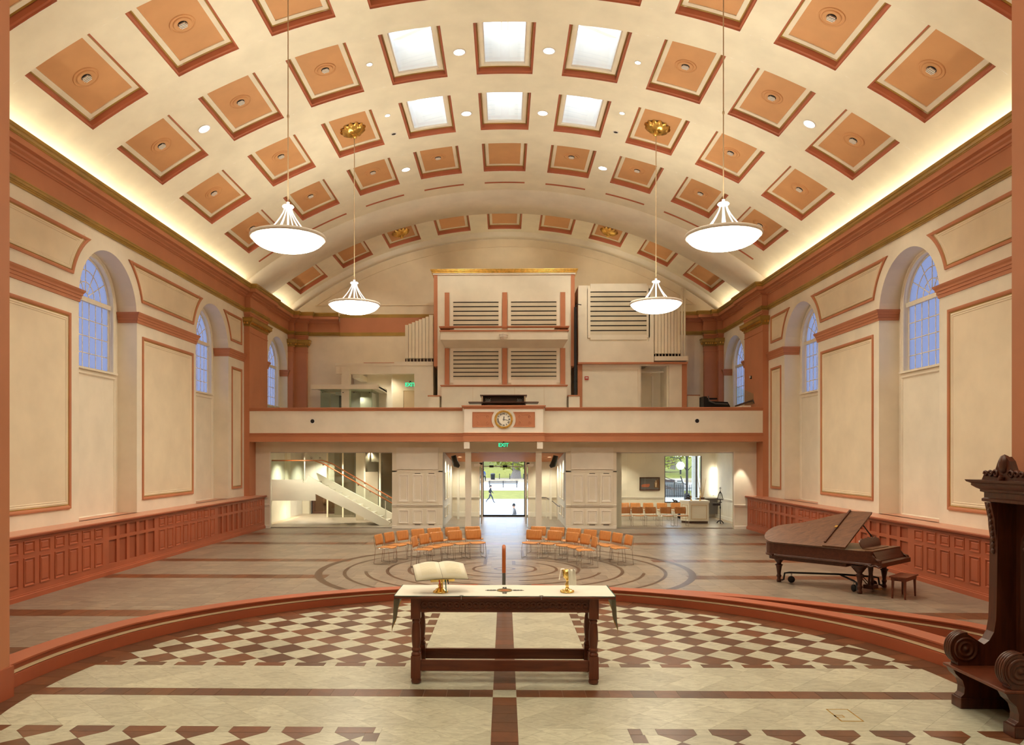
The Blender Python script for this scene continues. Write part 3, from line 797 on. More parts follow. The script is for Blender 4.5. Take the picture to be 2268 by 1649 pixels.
# brass-edged floor plate
fb = thing('floor_box', 'square brass-edged access plate set in the pale chancel floor', 'floor plate', (3.21, 7.24, CH))
o = MB(); o.sweep([(-.105,-.17),(.105,-.17),(.105,.17),(-.105,.17)], [(0,0),(0,.003),(.012,.003),(.012,0)], XYZ, True); obj('rim', o, 'brass', fb)
o = MB(); o.sweep([(-.105,-.06),(-.02,-.06),(-.02,.0),(-.105,.0)], [(0,0),(0,.003),(.010,.003),(.010,0)], XYZ, True); obj('flap_rim', o, 'brass', fb)
o = MB(); o.box(-.094,.094,-.158,.158,0,.0012); obj('plate', o, 'tile_white', fb)

# ---------------------------------------------------------------- boxed-in bench along each side wall
def bench(s):
    X = lambda a, b, h: (s*(9.18-h), a, b); XPb = lambda a, b, h: (s*(9.18-b), a, h)
    Y0, Y1 = 7.7, 28.92
    m = MB()
    # face with square holes: build as stiles and rails
    def box(a0, a1, b0, b1, h0, h1, mb=None):
        mb = mb or m; x0, x1 = s*(9.18-h0), s*(9.18-h1); mb.box(min(x0,x1), max(x0,x1), a0, a1, b0, b1)
    w = struct('trim_6' if s < 0 else 'trim_7', MB().box(min(s*9.22,s*9.76), max(s*9.22,s*9.76), Y0, Y1, 0, 1.2), 'bench_shadow')
    units = []
    for k in (-1, 0, 1):
        for j in range(5): units.append((17.48+6.7*k+.487*j, 'g'))
    for k in (-2, -1, 0, 1):
        for j in range(8): units.append((20.04+6.7*k+.503*j, 'p'))
    units = sorted(u for u in units if Y0+.1 < u[0] and u[0]+.36 < Y1-.02)
    for b0, b1 in ((1.12,1.20),(.80,.875),(.13,.25)): box(Y0, Y1, b0, b1, -.04, 0)
    e = Y0
    for a, t in units+[(Y1, 'e')]:
        for b0, b1 in ((.25,.80),(.875,1.12)): box(e, a if t != 'e' else Y1, b0, b1, -.039, -.001)
        e = a+.345
    obj('face_frame', m, 'terracotta_dark', w)
    pm = {}
    for a, t in units:
        for b0, b1 in ((.25,.80),(.875,1.12)):
            if t == 'p':
                o = MB(); rc = [(a,b0),(a+.345,b0),(a+.345,b1),(a,b1)]
                if s < 0: pass
                o.sweep(rc, [(0,-.001),(0,.012),(.02,.014),(.032,-.006),(.05,-.012),(.07,.004)], X, True)
                o.quad(X(a+.07,b0+.07,.004), X(a+.275,b0+.07,.004), X(a+.275,b1-.07,.004), X(a+.07,b1-.07,.004)); obj('raised_panel', o, 'terracotta_dark', w)
            else:
                o = MB(); o.quad(X(a,b0,-.035), X(a+.345,b0,-.035), X(a+.345,b1,-.035), X(a,b1,-.035)); obj('mesh_grille', o, 'bench_shadow', w)
    pth = [(Y0,0),(Y1,0),(Y1,-.6)]
    o = MB(); o.sweep(pth, [(0,0),(.03,0),(.03,.09),(.015,.10),(.015,.125),(.0,.13)], XPb); obj('skirting', o, 'terracotta_dark', w)
    o = MB(); o.sweep(pth, [(0,1.17),(.03,1.18),(.045,1.20),(.07,1.205),(.075,1.235),(.06,1.245)], XPb); obj('nosing', o, 'bench_shadow', w)
    o = MB(); o.sweep(pth, [(.06,1.245),(.06,1.26),(-.62,1.26)], XPb)
    for yc, r in OPEN[:2]:
        x0, x1 = s*9.7, s*10.3; o.box(min(x0,x1), max(x0,x1), yc-r+.002, yc+r-.002, 1.2, 1.26)
    obj('bench_top', o, 'bench_top', w)
    o = MB()
    if s > 0: pass
    return w
bench(-1); bench(1)
# ================================================================ gallery front
X0 = -.04
def bx(*a): return MB().box(*a)
YF = 28.3
XYp = lambda a, b, h: (a, b, h)
gal = struct('wall_gallery_front', bx(-9.55, 9.55, YF, YF+.25, 3.30, 4.47), 'cream')
floor_gallery = struct('floor_gallery', bx(-9.76, 9.76, YF+.02, YB, 3.29, 3.55), 'cream')
def front_rail(prof, name, mat, z0=0):
    path = [(9.55,YF),(1.44,YF),(1.44,YF-.33),(-1.51,YF-.33),(-1.51,YF),(-9.55,YF)]
    # travel so that "left" points to the camera side
    o = MB(); o.sweep(path, [(-q, z) for q, z in prof] if False else prof, XYp); return obj(name, o, mat, gal)
front_rail([(.0,3.30),(.03,3.31),(.03,3.50),(.05,3.52),(.05,3.545),(.03,3.55),(.06,3.60),(.0,3.62)], 'fascia', 'terracotta')
front_rail([(-.1,3.29),(.05,3.29),(.05,3.335),(.03,3.34)], 'fascia_bead', 'terracotta')
o = MB(); o.sweep([(9.55,YF),(1.5,YF)], [(0,4.44),(.03,4.45),(.05,4.50),(.10,4.53),(.10,4.565),(-.3,4.57)], XYp); o.sweep([(-1.57,YF),(-9.55,YF)], [(0,4.44),(.03,4.45),(.05,4.50),(.10,4.53),(.10,4.565),(-.3,4.57)], XYp); obj('cap_rail', o, 'terracotta', gal)
YC = YF-.33
obj('clock_bay', bx(-1.49, 1.42, YC, YF+.25, 3.56, 4.54), 'white_trim', gal)
o = MB(); o.sweep([(1.42,YF+.2),(1.42,YC),(-1.49,YC),(-1.49,YF+.2)], [(0,4.49),(.03,4.50),(.04,4.55),(.09,4.575),(.09,4.62),(-.3,4.63)], XYp); obj('bay_cap', o, 'terracotta', gal)
# carved terracotta panels either side of the clock
Xf = lambda a, b, h: (a, YC-h, b)
def carved(sg):
    c = -.035; R = .44; z0, z1, zc = 3.82, 4.38, 4.105
    xo = c+sg*1.15
    t = math.asin((z1-zc)/R); A = [(c+sg*R*cos(t-2*t*k/12), zc+R*sin(t-2*t*k/12)) for k in range(13)]
    poly = [(xo, z1)]+[(a,b) for a, b in A]+[(xo, z0)]
    if sg > 0: poly = poly[::-1]
    poly = poly if True else poly
    o = MB(); o.prism(poly, Xf, .0, .012); p = obj('carved_panel', o, 'terracotta', gal)
    ar = sum(poly[i][0]*poly[(i+1) % len(poly)][1]-poly[(i+1) % len(poly)][0]*poly[i][1] for i in range(len(poly)))
    pl = poly if ar > 0 else poly[::-1]
    o = MB(); o.sweep(pl, [(0,.012),(0,.03),(.02,.03),(.03,.012)], Xf, True); obj('panel_border', o, 'terracotta', p)
    # fret of raised scrolls
    m = xo-sg*.38; o = MB()
    for s2 in (-1, 1):
        cx = m+s2*.18
        for s3 in (-1, 1):
            cz = zc+s3*.10
            o.tube([Xf(cx+.055*cos(q)*(1-.06*i)*s2, cz+.07*sin(q)*(1-.06*i)*s3, .02) for i, q in enumerate([.6*k for k in range(11)])], .010, 5)
    for s3 in (-1, 1): o.box(m-.16, m+.16, YC-.026, YC-.01, zc+s3*.185-.008, zc+s3*.185+.008)
    obj('scrollwork', o, 'terracotta', p)
carved(-1); carved(1)
for x, s in ((-7.184, 'left'), (7.131, 'right')):
    t = thing('wall_speaker', 'round black speaker opening with white ring on the gallery front, %s of the clock' % ('left' if s == 'left' else 'right'), 'speaker', (x, YF, 4.06), 0)
    o = MB(); o.T = Matrix.Rotation(pi/2, 4, 'X'); o.lathe([(.075,0),(.075,.012),(.095,.012),(.095,0)], 20, cap=False); obj('ring', o, 'vent_white', t)
    o = MB(); o.T = Matrix.Rotation(pi/2, 4, 'X'); o.lathe([(.075,.002),(.05,.006),(.0,.004)], 20, cap=False); obj('grille', o, 'black', t)
# clock
clk = thing('wall_clock', 'round gilt-framed clock with black roman numerals on the gallery front', 'clock', (-.035, YC, 4.105))
RX90 = Matrix.Rotation(pi/2, 4, 'X')
o = MB(); o.T = RX90; o.lathe([(.335,0),(.34,.03),(.32,.055),(.30,.06),(.285,.05),(.275,.06),(.262,.03),(.262,.0)], 48, cap=False)
obj('rim', o, 'gilt', clk)
o = MB(); o.T = RX90
for k in range(40):
    a = 2*pi*k/40; o.sphere((.31*cos(a), .31*sin(a), .055), .017, 6)
obj('rope_bead', o, 'gilt', clk, kind='stuff')
o = MB(); o.T = RX90; o.lathe([(.265,.012),(.0,.012)], 40, cap=False); obj('dial', o, 'linen', clk)
def txt(s, size, loc, mat, parent, name, rotz=0.0, ext=.002, bold=0.0):
    c = bpy.data.curves.new(name, 'FONT'); c.body = s; c.size = size; c.align_x = 'CENTER'; c.align_y = 'CENTER'; c.extrude = ext; c.resolution_u = 2; c.offset = bold
    tmp = bpy.data.objects.new('tmp', c); COL.objects.link(tmp)
    me = bpy.data.meshes.new_from_object(tmp.evaluated_get(bpy.context.evaluated_depsgraph_get()))
    bpy.data.objects.remove(tmp); bpy.data.curves.remove(c); me.materials.clear(); me.materials.append(MATS[mat])
    o = bpy.data.objects.new(name, me); COL.objects.link(o); o.parent = parent; o.location = loc; o.rotation_euler = (pi/2, rotz, 0); return o
for k, s in enumerate(['XII','I','II','III','IIII','V','VI','VII','VIII','IX','X','XI']):
    a = pi/2-2*pi*k/12; txt(s, .088, (.205*cos(a), -.018, .205*sin(a)), 'black', clk, 'numeral', 2*pi*k/12, .001, .0022)
def hand(L, w, ang, y):
    o = MB(); d = (sin(ang), cos(ang)); nrm = (d[1], -d[0])
    P = [(-.05*d[0]+w*nrm[0], -.05*d[1]+w*nrm[1]), (-.05*d[0]-w*nrm[0], -.05*d[1]-w*nrm[1]), (L*.7*d[0]-w*nrm[0]*1.4, L*.7*d[1]-w*nrm[1]*1.4), (L*d[0], L*d[1]), (L*.7*d[0]+w*nrm[0]*1.4, L*.7*d[1]+w*nrm[1]*1.4)]
    o.prism(P, lambda a, b, h: (a, -h, b), y, y+.004); obj('hand', o, 'black', clk)
hand(.13, .008, radians(8), .02); hand(.20, .006, radians(103), .026)
# ---------------------------------------------------------------- exit signs
def exit_sign(nm, label, loc, w):
    t = thing('exit_sign', label, 'exit sign', loc)
    k = w/.25
    obj('bottom_rail', bx(-w*.58, w*.58, -.012, .012, -.02*k, .0), 'steel', t); obj('canopy_mount', bx(-.03*k, .03*k, -.03, .03, .18*k, .215*k), 'black', t)
    o = bx(-w*.5, w*.5, -.006, .006, 0, .18*k); obj('plate', o, 'green_glass', t)
    txt('EXIT', .185*k, (0, -.012, .085*k), 'exit_green', t, 'letters', 0, .004, .004*k)
    return t
exit_sign('e', 'green lit EXIT sign hanging under the clock above the entrance doors', (-.04, YC+.02, 3.075), .25)

# ================================================================ organ on the gallery
YO = 31.2
org = thing('organ_case', 'tall central cream organ case with four louvred openings under a gilt cornice', 'organ', (X0, YO, 3.55))
def P(name, mb, mat, par=None, **k): 
    o = obj(name, mb, mat, par or org, **k); return o
def lb(x0, x1, y0, y1, z0, z1): return MB().box(x0-X0, x1-X0, y0, y1, z0-3.55, z1-3.55)   # local box, y relative to YO
P('body', lb(-2.76, 2.72, .03, 2.3, 3.55, 10.2), 'organ_white')
for x0, x1 in ((-2.91, -2.76), (2.72, 2.87)): P('side_strip', lb(x0, x1, 0, 2.3, 6.45, 10.2), 'terracotta')
o = MB(); L = lambda a, b, h: (a-X0, b-YO, h-3.55)
pth = [(2.87,33.4),(2.87,31.2),(-2.91,31.2),(-2.91,33.4)]
o.sweep(pth, [(0,10.2),(.03,10.2),(.03,10.25),(.05,10.26)], L); P('cornice_base', o, 'white_trim')
o = MB(); o.sweep(pth, [(.0,10.26),(.06,10.27),(.06,10.31),(.10,10.33),(.10,10.36),(.13,10.38),(.13,10.41),(-.2,10.42)], L); P('gilt_cornice', o, 'gilt')
for z0, z1 in ((5.7, 7.18), (7.98, 9.47)):
    for x0, x1 in ((-2.46,-2.27),(-.095,.105),(2.285,2.485)): P('pilaster_strip', lb(x0, x1, -.02, .03, z0, z1), 'terracotta')
def louvers(par, x0, x1, z0, z1, n, cx, cy, cz, mat='louver', y=0.0):
    o = MB(); o.box(x0-cx-.13, x0-cx, y-.05, y+.03, z0-cz-.12, z1-cz+.12); o.box(x1-cx, x1-cx+.13, y-.05, y+.03, z0-cz-.12, z1-cz+.12)
    o.box(x0-cx, x1-cx, y-.05, y+.03, z1-cz, z1-cz+.32); o.box(x0-cx, x1-cx, y-.05, y+.03, z0-cz-.2, z0-cz)
    f = obj('louver_frame', o, 'organ_white', par)
    o = MB(); o.box(x0-cx, x1-cx, y-.006, y-.002, z0-cz, z1-cz); obj('shadow_gap', o, 'black', f)
    p = (z1-z0)/n
    for k in range(n):
        zz = z0-cz+p*k
        o = MB(); o.box(x0-cx, x1-cx, y-.03, y-.008, zz+.004, zz+p*.78); o.box(x0-cx, x1-cx, y-.036, y-.03, zz+.004, zz+.03)
        obj('slat', o, mat, f)
for x0, x1 in ((-2.11,-.25),(.262,2.125)):
    louvers(org, x0, x1, 5.88, 7.06, 7, X0, 0, 3.55, y=.03); louvers(org, x0, x1, 7.98, 9.09, 6, X0, 0, 3.55, y=.03)
# projecting shelf between the two tiers
o = MB(); o.add([(-2.57-X0,-.75,3.87),(2.53-X0,-.75,3.87),(2.53-X0,-.75,4.20),(-2.57-X0,-.75,4.20),(-2.42-X0,.03,3.62),(2.38-X0,.03,3.62),(2.38-X0,.03,4.2),(-2.42-X0,.03,4.2)], [(0,1,2,3),(0,4,5,1),(0,3,7,4),(1,5,6,2),(3,2,6,7)]); P('shelf', o, 'organ_white')
o = MB(); o.sweep([(2.53,31.2),(2.53,30.45),(-2.57,30.45),(-2.57,31.2)], [(0,7.74),(.04,7.76),(.04,7.80),(.0,7.81)], L); P('shelf_bead', o, 'terracotta')
o = MB(); o.sweep([(2.53,31.2),(2.53,30.45),(-2.57,30.45),(-2.57,31.2)], [(0,7.88),(.03,7.89),(.06,7.93),(.06,7.96),(-.5,7.97)], L); P('shelf_cap', o, 'terracotta')
o = MB(); o.T = Matrix.Translation((.0, -.82, 3.86)); o.lathe([(.09,.0),(.12,.02),(.12,.09),(.17,.10),(.17,.16),(.19,.18),(.19,.21),(0,.22)], 8, smooth=False); P('finial', o, 'white_trim')
P('plinth', lb(-2.57, 2.52, -.25, .03, 3.55, 5.6), 'organ_white')
o = MB(); o.sweep([(2.52,31.2),(2.52,30.95),(-2.57,30.95),(-2.57,31.2)], [(0,5.58),(.03,5.6),(.05,5.63),(.05,5.655),(-.3,5.66)], L); P('plinth_cap', o, 'terracotta')
for x in (-1.3, 0.4, 1.6): P('seam', lb(x, x+.008, -.256, -.24, 3.55, 5.55), 'tan_trim')
for sx in (-1, 1):
    x = -2.62 if sx < 0 else 2.57
    t = thing('low_pier', 'low cream pier with terracotta cap, %s of the central organ case' % ('left' if sx < 0 else 'right'), 'pier', (x+sx*.24, 30.93, 3.55))
    obj('shaft', bx(-.22, .22, -.2, .25, 0, 1.62), 'organ_white', t); obj('cap', bx(-.25, .25, -.23, .28, 1.62, 1.67), 'terracotta', t)
# pipes at the left
pipes = thing('organ_pipe_rank', 'rank of eight square cream organ pipes rising toward the central case', 'organ pipes', (-3.55, 31.5, 6.692))
tops = [8.19, 8.24, 8.30, 8.36, 8.42, 8.47, 8.53, 8.605]
for k in range(8):
    x = -4.13+.142*k; w = .128 if k < 7 else .18
    o = MB(); o.box(x+3.55, x+3.55+w, 0, .22, .13, tops[k]-6.68); pp = obj('pipe', o, 'pipe_cream', pipes)
    o = MB(); o.lathe([(.02,0),(.02,.12),(.035,.13)], 8, (x+3.55+w/2, .11, 0)); obj('pipe_foot', o, 'pipe_cream', pp)
    o = MB(); o.box(x+3.55+w, x+3.55+w+.014, .10, .16, .13, tops[k]-6.72); obj('shadow_gap', o, 'black', pp)
obj('windchest', bx(-.62, .58, .3, .6, 0, .14), 'dark_wood', pipes)
# right case with louvres and its pipes
rc = thing('swell_box', 'cream organ swell box with a tall dark-gapped louvre, right of the central case', 'organ', (3.04, 31.45, 6.63))
o = bx(0, 3.1, .05, 2.2, 0, 3.17); obj('body', o, 'organ_white', rc)
obj('corner_board', bx(0, .39, 0, .05, 0, 3.17), 'organ_white', rc); obj('corner_board', bx(2.9, 3.11, 0, .05, 0, 3.17), 'organ_white', rc); obj('lower_board', bx(.39, 2.9, .0, .05, 0, .86), 'organ_white', rc)
louvers(rc, 3.54, 5.86, 7.76, 9.55, 9, 3.04, 0, 6.63, y=.05)

rp_ = thing('organ_pipe_rank', 'eight equal square cream pipes in front of the right organ box', 'organ pipes', (6.18, 31.4, 6.86))
for k in range(8):
    x = .0+.132*k
    pp = obj('pipe', bx(x, x+.118, 0, .2, .12, 1.93), 'pipe_cream', rp_); obj('shadow_gap', bx(x+.118, x+.132, .1, .16, .12, 1.9), 'black', pp)
    o = MB(); o.lathe([(.018,0),(.018,.12)], 8, (x+.06, .1, 0)); obj('pipe_foot', o, 'pipe_cream', pp)
obj('windchest', bx(-.01, 1.36, -.05, .5, -.18, 0), 'organ_white', rp_); obj('shadow_board', bx(0, 1.1, .22, .3, 0, .3), 'dark_gap', rp_)
for i, x in enumerate((7.80, 7.92)):
    t = thing('wind_pipe', ('left' if i == 0 else 'right')+' of two tall thin cream pipes standing against the gallery back wall', 'pipe', (x, 33.6, 3.55))
    o = MB(); o.lathe([(.05,0),(.05,6.6-.05*i),(.0,6.61-.05*i)], 12); obj('shaft', o, 'cream_panel', t)
    o = MB(); o.lathe([(.05,0),(.057,.02),(.057,.06),(.05,.08)], 12, (0,0,3.4)); obj('collar', o, 'cream_panel', t)
bp = thing('black_pipe', 'tall thin black conduit standing between the two organ cases', 'pipe', (2.88, 31.05, 5.22))
obj('duct', bx(-.05, .05, -.05, .05, 0, 3.6), 'black', bp); o = MB(); o.tube([(0,0,3.6),(.0,0,3.68),(.12,0,3.72),(.25,.1,3.72)], .02, 6); obj('elbow', o, 'black', bp); obj('bracket', bx(-.06,.06,-.06,.2,.55,.6), 'black', bp)
# wall below the right organ box, with a door opening
rw = struct('wall_gallery_right', bx(3.04, 5.62, 31.62, 31.8, 3.55, 6.6), 'organ_white')
o = bx(6.81, 7.54, 31.62, 31.8, 3.55, 6.6); o.box(5.62, 6.81, 31.62, 31.8, 6.5, 6.6); obj('wall_return', o, 'organ_white', rw)
o = bx(3.03, 3.22, 31.58, 31.62, 3.55, 6.56); o.box(7.34, 7.54, 31.58, 31.62, 3.55, 6.56); o.box(3.03, 7.54, 31.42, 31.8, 6.56, 6.63); obj('terracotta_strip', o, 'terracotta', rw)
o = MB(); o.sweep([(3.24,4.8),(5.53,4.8),(5.53,6.35),(3.24,6.35)], [(0,0),(0,.012),(.012,.0)], lambda a,b,h:(a,31.62-h,b), True); obj('panel_bead', o, 'cream_panel', rw)
o = bx(5.62, 5.69, 31.75, 33.9, 3.55, 6.5); o.box(6.74, 6.81, 31.75, 33.9, 3.55, 6.5); o.box(5.6, 6.9, 33.0, 33.1, 3.55, 6.5); obj('passage_wall', o, 'cream', rw)
o = MB(); o.tube([(5.75,32.2,6.3),(6.7,32.2,6.3)], .03, 8); o.tube([(6.3,32.2,6.3),(6.3,33,6.3)], .02, 8); obj('ceiling_pipe', o, 'white_trim', rw)
obj('door_lining', bx(6.35, 6.42, 32.9, 33.0, 3.55, 6.2), 'white_trim', rw)
t = thing('fire_alarm', 'small red fire alarm box on the cream wall under the right organ box', 'alarm', (3.40, 31.62, 5.99)); obj('box', bevel(obj('box', bx(-.08,.08,-.05,0,-.07,.07), 'alarm_red', t), .01).data, 'alarm_red', None) if False else obj('box', bx(-.08,.08,-.05,0,-.07,.07), 'alarm_red', t)
obj('strobe', bx(-.05,.05,-.065,-.05,-.015,.03), 'vent_white', t)
# console in the clock bay
cons = thing('organ_console', 'dark wood organ console with white stop knobs behind the clock bay', 'organ console', (X0, 29.3, 3.55))
o = bx(-.85, .85, 0, .7, 0, 1.0); o.box(-.85, -.78, -.1, .7, 1.0, 1.52); o.box(.78, .85, -.1, .7, 1.0, 1.52); o.box(-.78, .78, .3, .7, 1.0, 1.52); obj('case', o, 'dark_wood', cons)
obj('lid', bx(-.90, .90, -.14, .75, 1.52, 1.56), 'dark_wood', cons); obj('desk', bx(-1.32, 1.32, -.75, .1, 1.215, 1.25), 'dark_wood', cons)
obj('key_cheek', bx(-.84, -.80, -.12, -.09, 1.2, 1.5), 'tan_trim', cons); obj('key_cheek', bx(.80, .84, -.12, -.09, 1.2, 1.5), 'tan_trim', cons)
obj('music_rack', bx(-.4, .45, .18, .24, 1.2, 1.33), 'piano_lid', cons)
kn = MB(); kn.T = RX90; kn.lathe([(.014,0),(.016,.03),(.0,.034)], 8); KM = kn.mesh('stop_knob', ['vent_white'])
for sx in (-1, 1):
    for i in range(5):
        for j in range(6):
            x = sx*.62+(i-2)*.042+(.02 if j % 2 else 0); z = 1.27+.033*j
            if j == 5 and i % 2: continue
            k = sub('stop_knob', KM, cons); k.location = (x, .29, z)
# ---------------------------------------------------------------- left gallery: lift lobby beams and glass box
YL = 31.6
lob = struct('wall_gallery_left', bx(-3.76, -2.97, YL, YL+2.3, 3.55, 6.66), 'organ_white')
o = bx(-7.03, -3.76, YL, YL+.3, 6.19, 6.52); o.box(-7.06, -2.97, YL-.03, YL+2.3, 6.52, 6.63); obj('lintel_beam', o, 'organ_white', lob)
obj('post', bx(-6.79, -6.46, YL-.08, YL+.28, 3.55, 6.4), 'organ_white', lob)
obj('ledger', bx(-4.6, -2.97, YL-.02, YL+.5, 6.63, 6.69), 'organ_white', lob); obj('slate_edge', bx(-5.9, -4.6, YL+.1, YL+.3, 6.63, 6.67), 'coffer_red', lob)
o = bx(-8.02, -5.23, YL-.3, YL, 5.53, 5.72); o.box(-5.5, -5.23, YL, YL+2.2, 5.53, 5.72); o.box(-8.02,-5.23, YL, YL+2.2, 5.60, 5.66); obj('canopy_beam', o, 'organ_white', lob)
o = bx(-6.4, -6.1, YL+.3, YL+2.2, 6.05, 6.25); obj('cross_beam', o, 'organ_white', lob)
obj('lobby_back', bx(-6.7, -4.3, 33.7, 33.8, 3.55, 6.55), 'cream', lob); obj('lobby_back', bx(-4.9, -3.76, 33.2, 33.3, 3.55, 6.5), 'cream_panel', lob); obj('lobby_side', bx(-4.95, -4.9, 33.2, 33.7, 3.55, 6.5), 'cream', lob)
obj('lobby_ceiling', bx(-6.4, -3.76, YL+.3, 33.8, 6.42, 6.47), 'cream_panel', lob)
dr = struct('door_1', bx(-4.42, -3.80, 33.15, 33.2, 3.55, 5.62), 'tan_trim'); o = bx(-4.5, -4.42, 33.13, 33.2, 3.55, 5.7); o.box(-4.42, -3.80, 33.13, 33.2, 5.62, 5.7); obj('door_frame', o, 'cream_panel', dr)
exit_sign('e2', 'green lit EXIT sign above the gallery door beside the lift lobby', (-4.05, 32.6, 5.72), .30)
def gbx(x0, x1, y0, y1, z0, z1): return bx(x0-6.6, x1-6.6, y0+YL, y1+YL, z0+3.55, z1+3.55)
for x0, x1 in ((-7.65,-6.8),(-6.45,-5.5)): obj('glass_panel', gbx(x0+6.6, x1+6.6, -.15, -.13, 0, 1.98), 'green_glass', lob)
obj('glass_panel', gbx(1.08, 1.10, -.15, 1.6, 0, 1.98), 'green_glass', lob); obj('glass_panel', gbx(-1.05, -1.03, -.15, 1.6, 0, 1.98), 'green_glass', lob)
obj('jamb', gbx(-.38, -.22, .35, .5, 0, 1.9), 'dark_grey', lob); obj('bright_panel', gbx(.35, 1.05, 1.2, 1.25, 0, 1.75), 'white_trim', lob); obj('lift_wall', gbx(-1.0, .30, 1.5, 1.55, 0, 1.95), 'grey_plaster', lob)
obj('operator', gbx(-.50, -.05, .2, .45, 1.75, 1.9), 'steel', lob)
for x in (-.95, -.1, .35, 1.0): o = MB(); o.lathe([(.03,0),(.03,.03),(0,.03)], 8, (x-6.6,YL-.17,5.38)); obj('fitting', o, 'dark_grey', lob)
for x in (.25, .55): obj('pull', gbx(x-.06, x+.06, -.19, -.15, .95, .99), 'dark_grey', lob)
# right gallery: piano-like dark console, glass rail
t = thing('low_pier', 'low cream pier beside the covered black instrument on the gallery', 'pier', (7.86, 32.0, 3.55)); obj('shaft', bx(-.25,.25,-.2,.2,0,1.72), 'organ_white', t); obj('cap', bx(-.27,.27,-.22,.22,1.72,1.76), 'terracotta', t)
bc = thing('covered_instrument', 'low black covered instrument on the right of the gallery', 'instrument', (8.72, 31.6, 3.35))
o = MB(); o.prism([(-.58,0),(.52,0),(.50,1.45),(.40,1.62),(-.36,1.66),(-.46,1.85),(-.58,1.85)], lambda a,b,h:(a,h,b), -.35, .5); obj('cover', o, 'black', bc)
o = MB(); o.tube([(-.40,-.37,1.86),(-.36,-.37,1.66),(-.1,-.37,1.55),(.40,-.37,1.53)], .025, 6); obj('piping', o, 'dark_grey', bc)
obj('ledge', bx(-.55, .2, .45, .6, 1.78, 1.85), 'black', bc)
gr = thing('glass_guard', 'sloping clear glass guard panel beside the gallery window at right', 'glass guard', (9.1, 30.2, 3.55))
o = MB(); o.prism([(0,1.2),(0,1.97),(.95,1.60),(.95,1.2)], lambda a,b,h:(.05+a*.42,h-a*.9,b), 0, .012); obj('pane', o, 'green_glass', gr)
o = MB(); o.tube([(.02,0,1.18),(.42,-.85,1.35),(.50,-1.0,1.15),(.56,-1.1,1.12)], .035, 6); obj('rail', o, 'dark_wood', gr); obj('base', bx(0,.35,-.85,0,0,1.15), 'organ_white', gr)
sc_ = thing('wall_fixture', 'tiny white and red fixture on the right pilaster', 'fixture', (9.53, 29.6, 5.8)); obj('plate', bx(-.02,.02,-.04,.04,-.06,.06), 'dark_gap', sc_); obj('lens', bx(-.05,-.02,-.03,.03,-.02,.05), 'vent_white', sc_)
# ================================================================ ground floor under the gallery
YW = 29.0
wl = struct('wall_under_gallery', bx(-9.6, 9.6, YW, YW+.2, 2.91, 3.30), 'cream')
o = MB()
for x0, x1 in ((-9.76,-9.0),(-4.30,-2.36),(2.33,4.255),(8.70,9.76)): o.box(x0, x1, YW, YW+.2, 0, 2.92)
obj('pier', o, 'cream', wl)
PW = lambda a, b, h: (a, YW-h, b)
# door casings, chair rail, baseboard of the piers
o = MB()
for x0, x1 in ((-9.55,-9.0),(8.70,9.2)):
    o.sweep([(x1,YW),(x0,YW)], [(0,.82),(.03,.83),(.035,.86),(.06,.89),(.06,.915),(0,.92)], XYp)
obj('chair_rail', o, 'white_trim', wl)
o = MB()
for x0, x1 in ((-9.2,-9.0),(8.70,9.2),(-4.30,-2.36),(2.33,4.255)): o.sweep([(x1,YW),(x0,YW)], [(0,0),(.025,0),(.025,.10),(.012,.12),(0,.12)], XYp)
obj('baseboard_run', o, 'white_trim', wl)
o = MB(); o.box(-9.03,-8.98,YW-.02,YW+.05,.1,2.93); o.box(8.68,8.73,YW-.02,YW+.05,.1,2.93); obj('casing', o, 'white_trim', wl)
for x0, x1, nm in ((-4.30, -2.36, 'left'), (2.33, 4.255, 'right')):
    cab = thing('panelled_cupboard', 'built-in cream cupboard of panelled doors %s of the entrance' % nm, 'cupboard', (x0, YW, 0)); w = x1-x0
    lx = lambda a, b, h: (a, -h, b)
    st = (w-1.6)/2 + (0 if nm == 'left' else 0)
    e = [.17, .71, 1.245, 1.77] if nm == 'left' else [.19, .73, 1.27, 1.80]
    o = bx(0, e[0], -.02, 0, .12, 2.2); o.box(e[3], w, -.02, 0, .12, 2.2); o.box(0, w, -.02, 0, 2.15, 2.24); obj('surround', o, 'cream', cab)
    for q in range(3):
        a0, a1 = e[q]+.004, e[q+1]-.004
        for b0, b1 in ((.10,.80),(.93,2.14)):
            d = obj('door', bx(a0, a1, -.025, 0, b0, b1), 'cream', cab)
            rc2 = [(a0+.07,b0+.08),(a1-.07,b0+.08),(a1-.07,b1-.09),(a0+.07,b1-.09)]
            o = MB(); o.sweep(rc2, [(0,.025),(0,.05),(.03,.055),(.05,.028),(.09,.03),(.10,.025)], lx, True); obj('raised_panel', o, 'white_trim', d)
            if q: 
                zz = b1-.045 if b0 > .5 else b0+.04
                obj('grille_slot', bx((a0+a1)/2-.11, (a0+a1)/2+.11, -.028, -.02, zz-.012, zz+.012), 'dark_gap', d)
    o = MB()
    for q in range(-1, 4):
        a0, a1 = (0, e[0]) if q < 0 else ((e[q], e[q+1]) if q < 3 else (e[3], w))
        o.sweep([(a1-.01,-.02),(a0+.01,-.02)], [(0,.82),(.03,.83),(.035,.86),(.06,.89),(.06,.915),(0,.92)], XYp)
    obj('chair_rail', o, 'white_trim', cab)
    sc = thing('projection_panel', 'flat white projection board above the %s built-in cupboard' % nm, 'screen', (x0, YW, 2.27)); obj('board', bx(e[0], e[3]-.0, -.05, -.005, .0, .82), 'white_trim', sc)
    obj('bottom_batten', bx(e[0], e[3], -.06, -.005, -.015, .015), 'white_trim', sc)
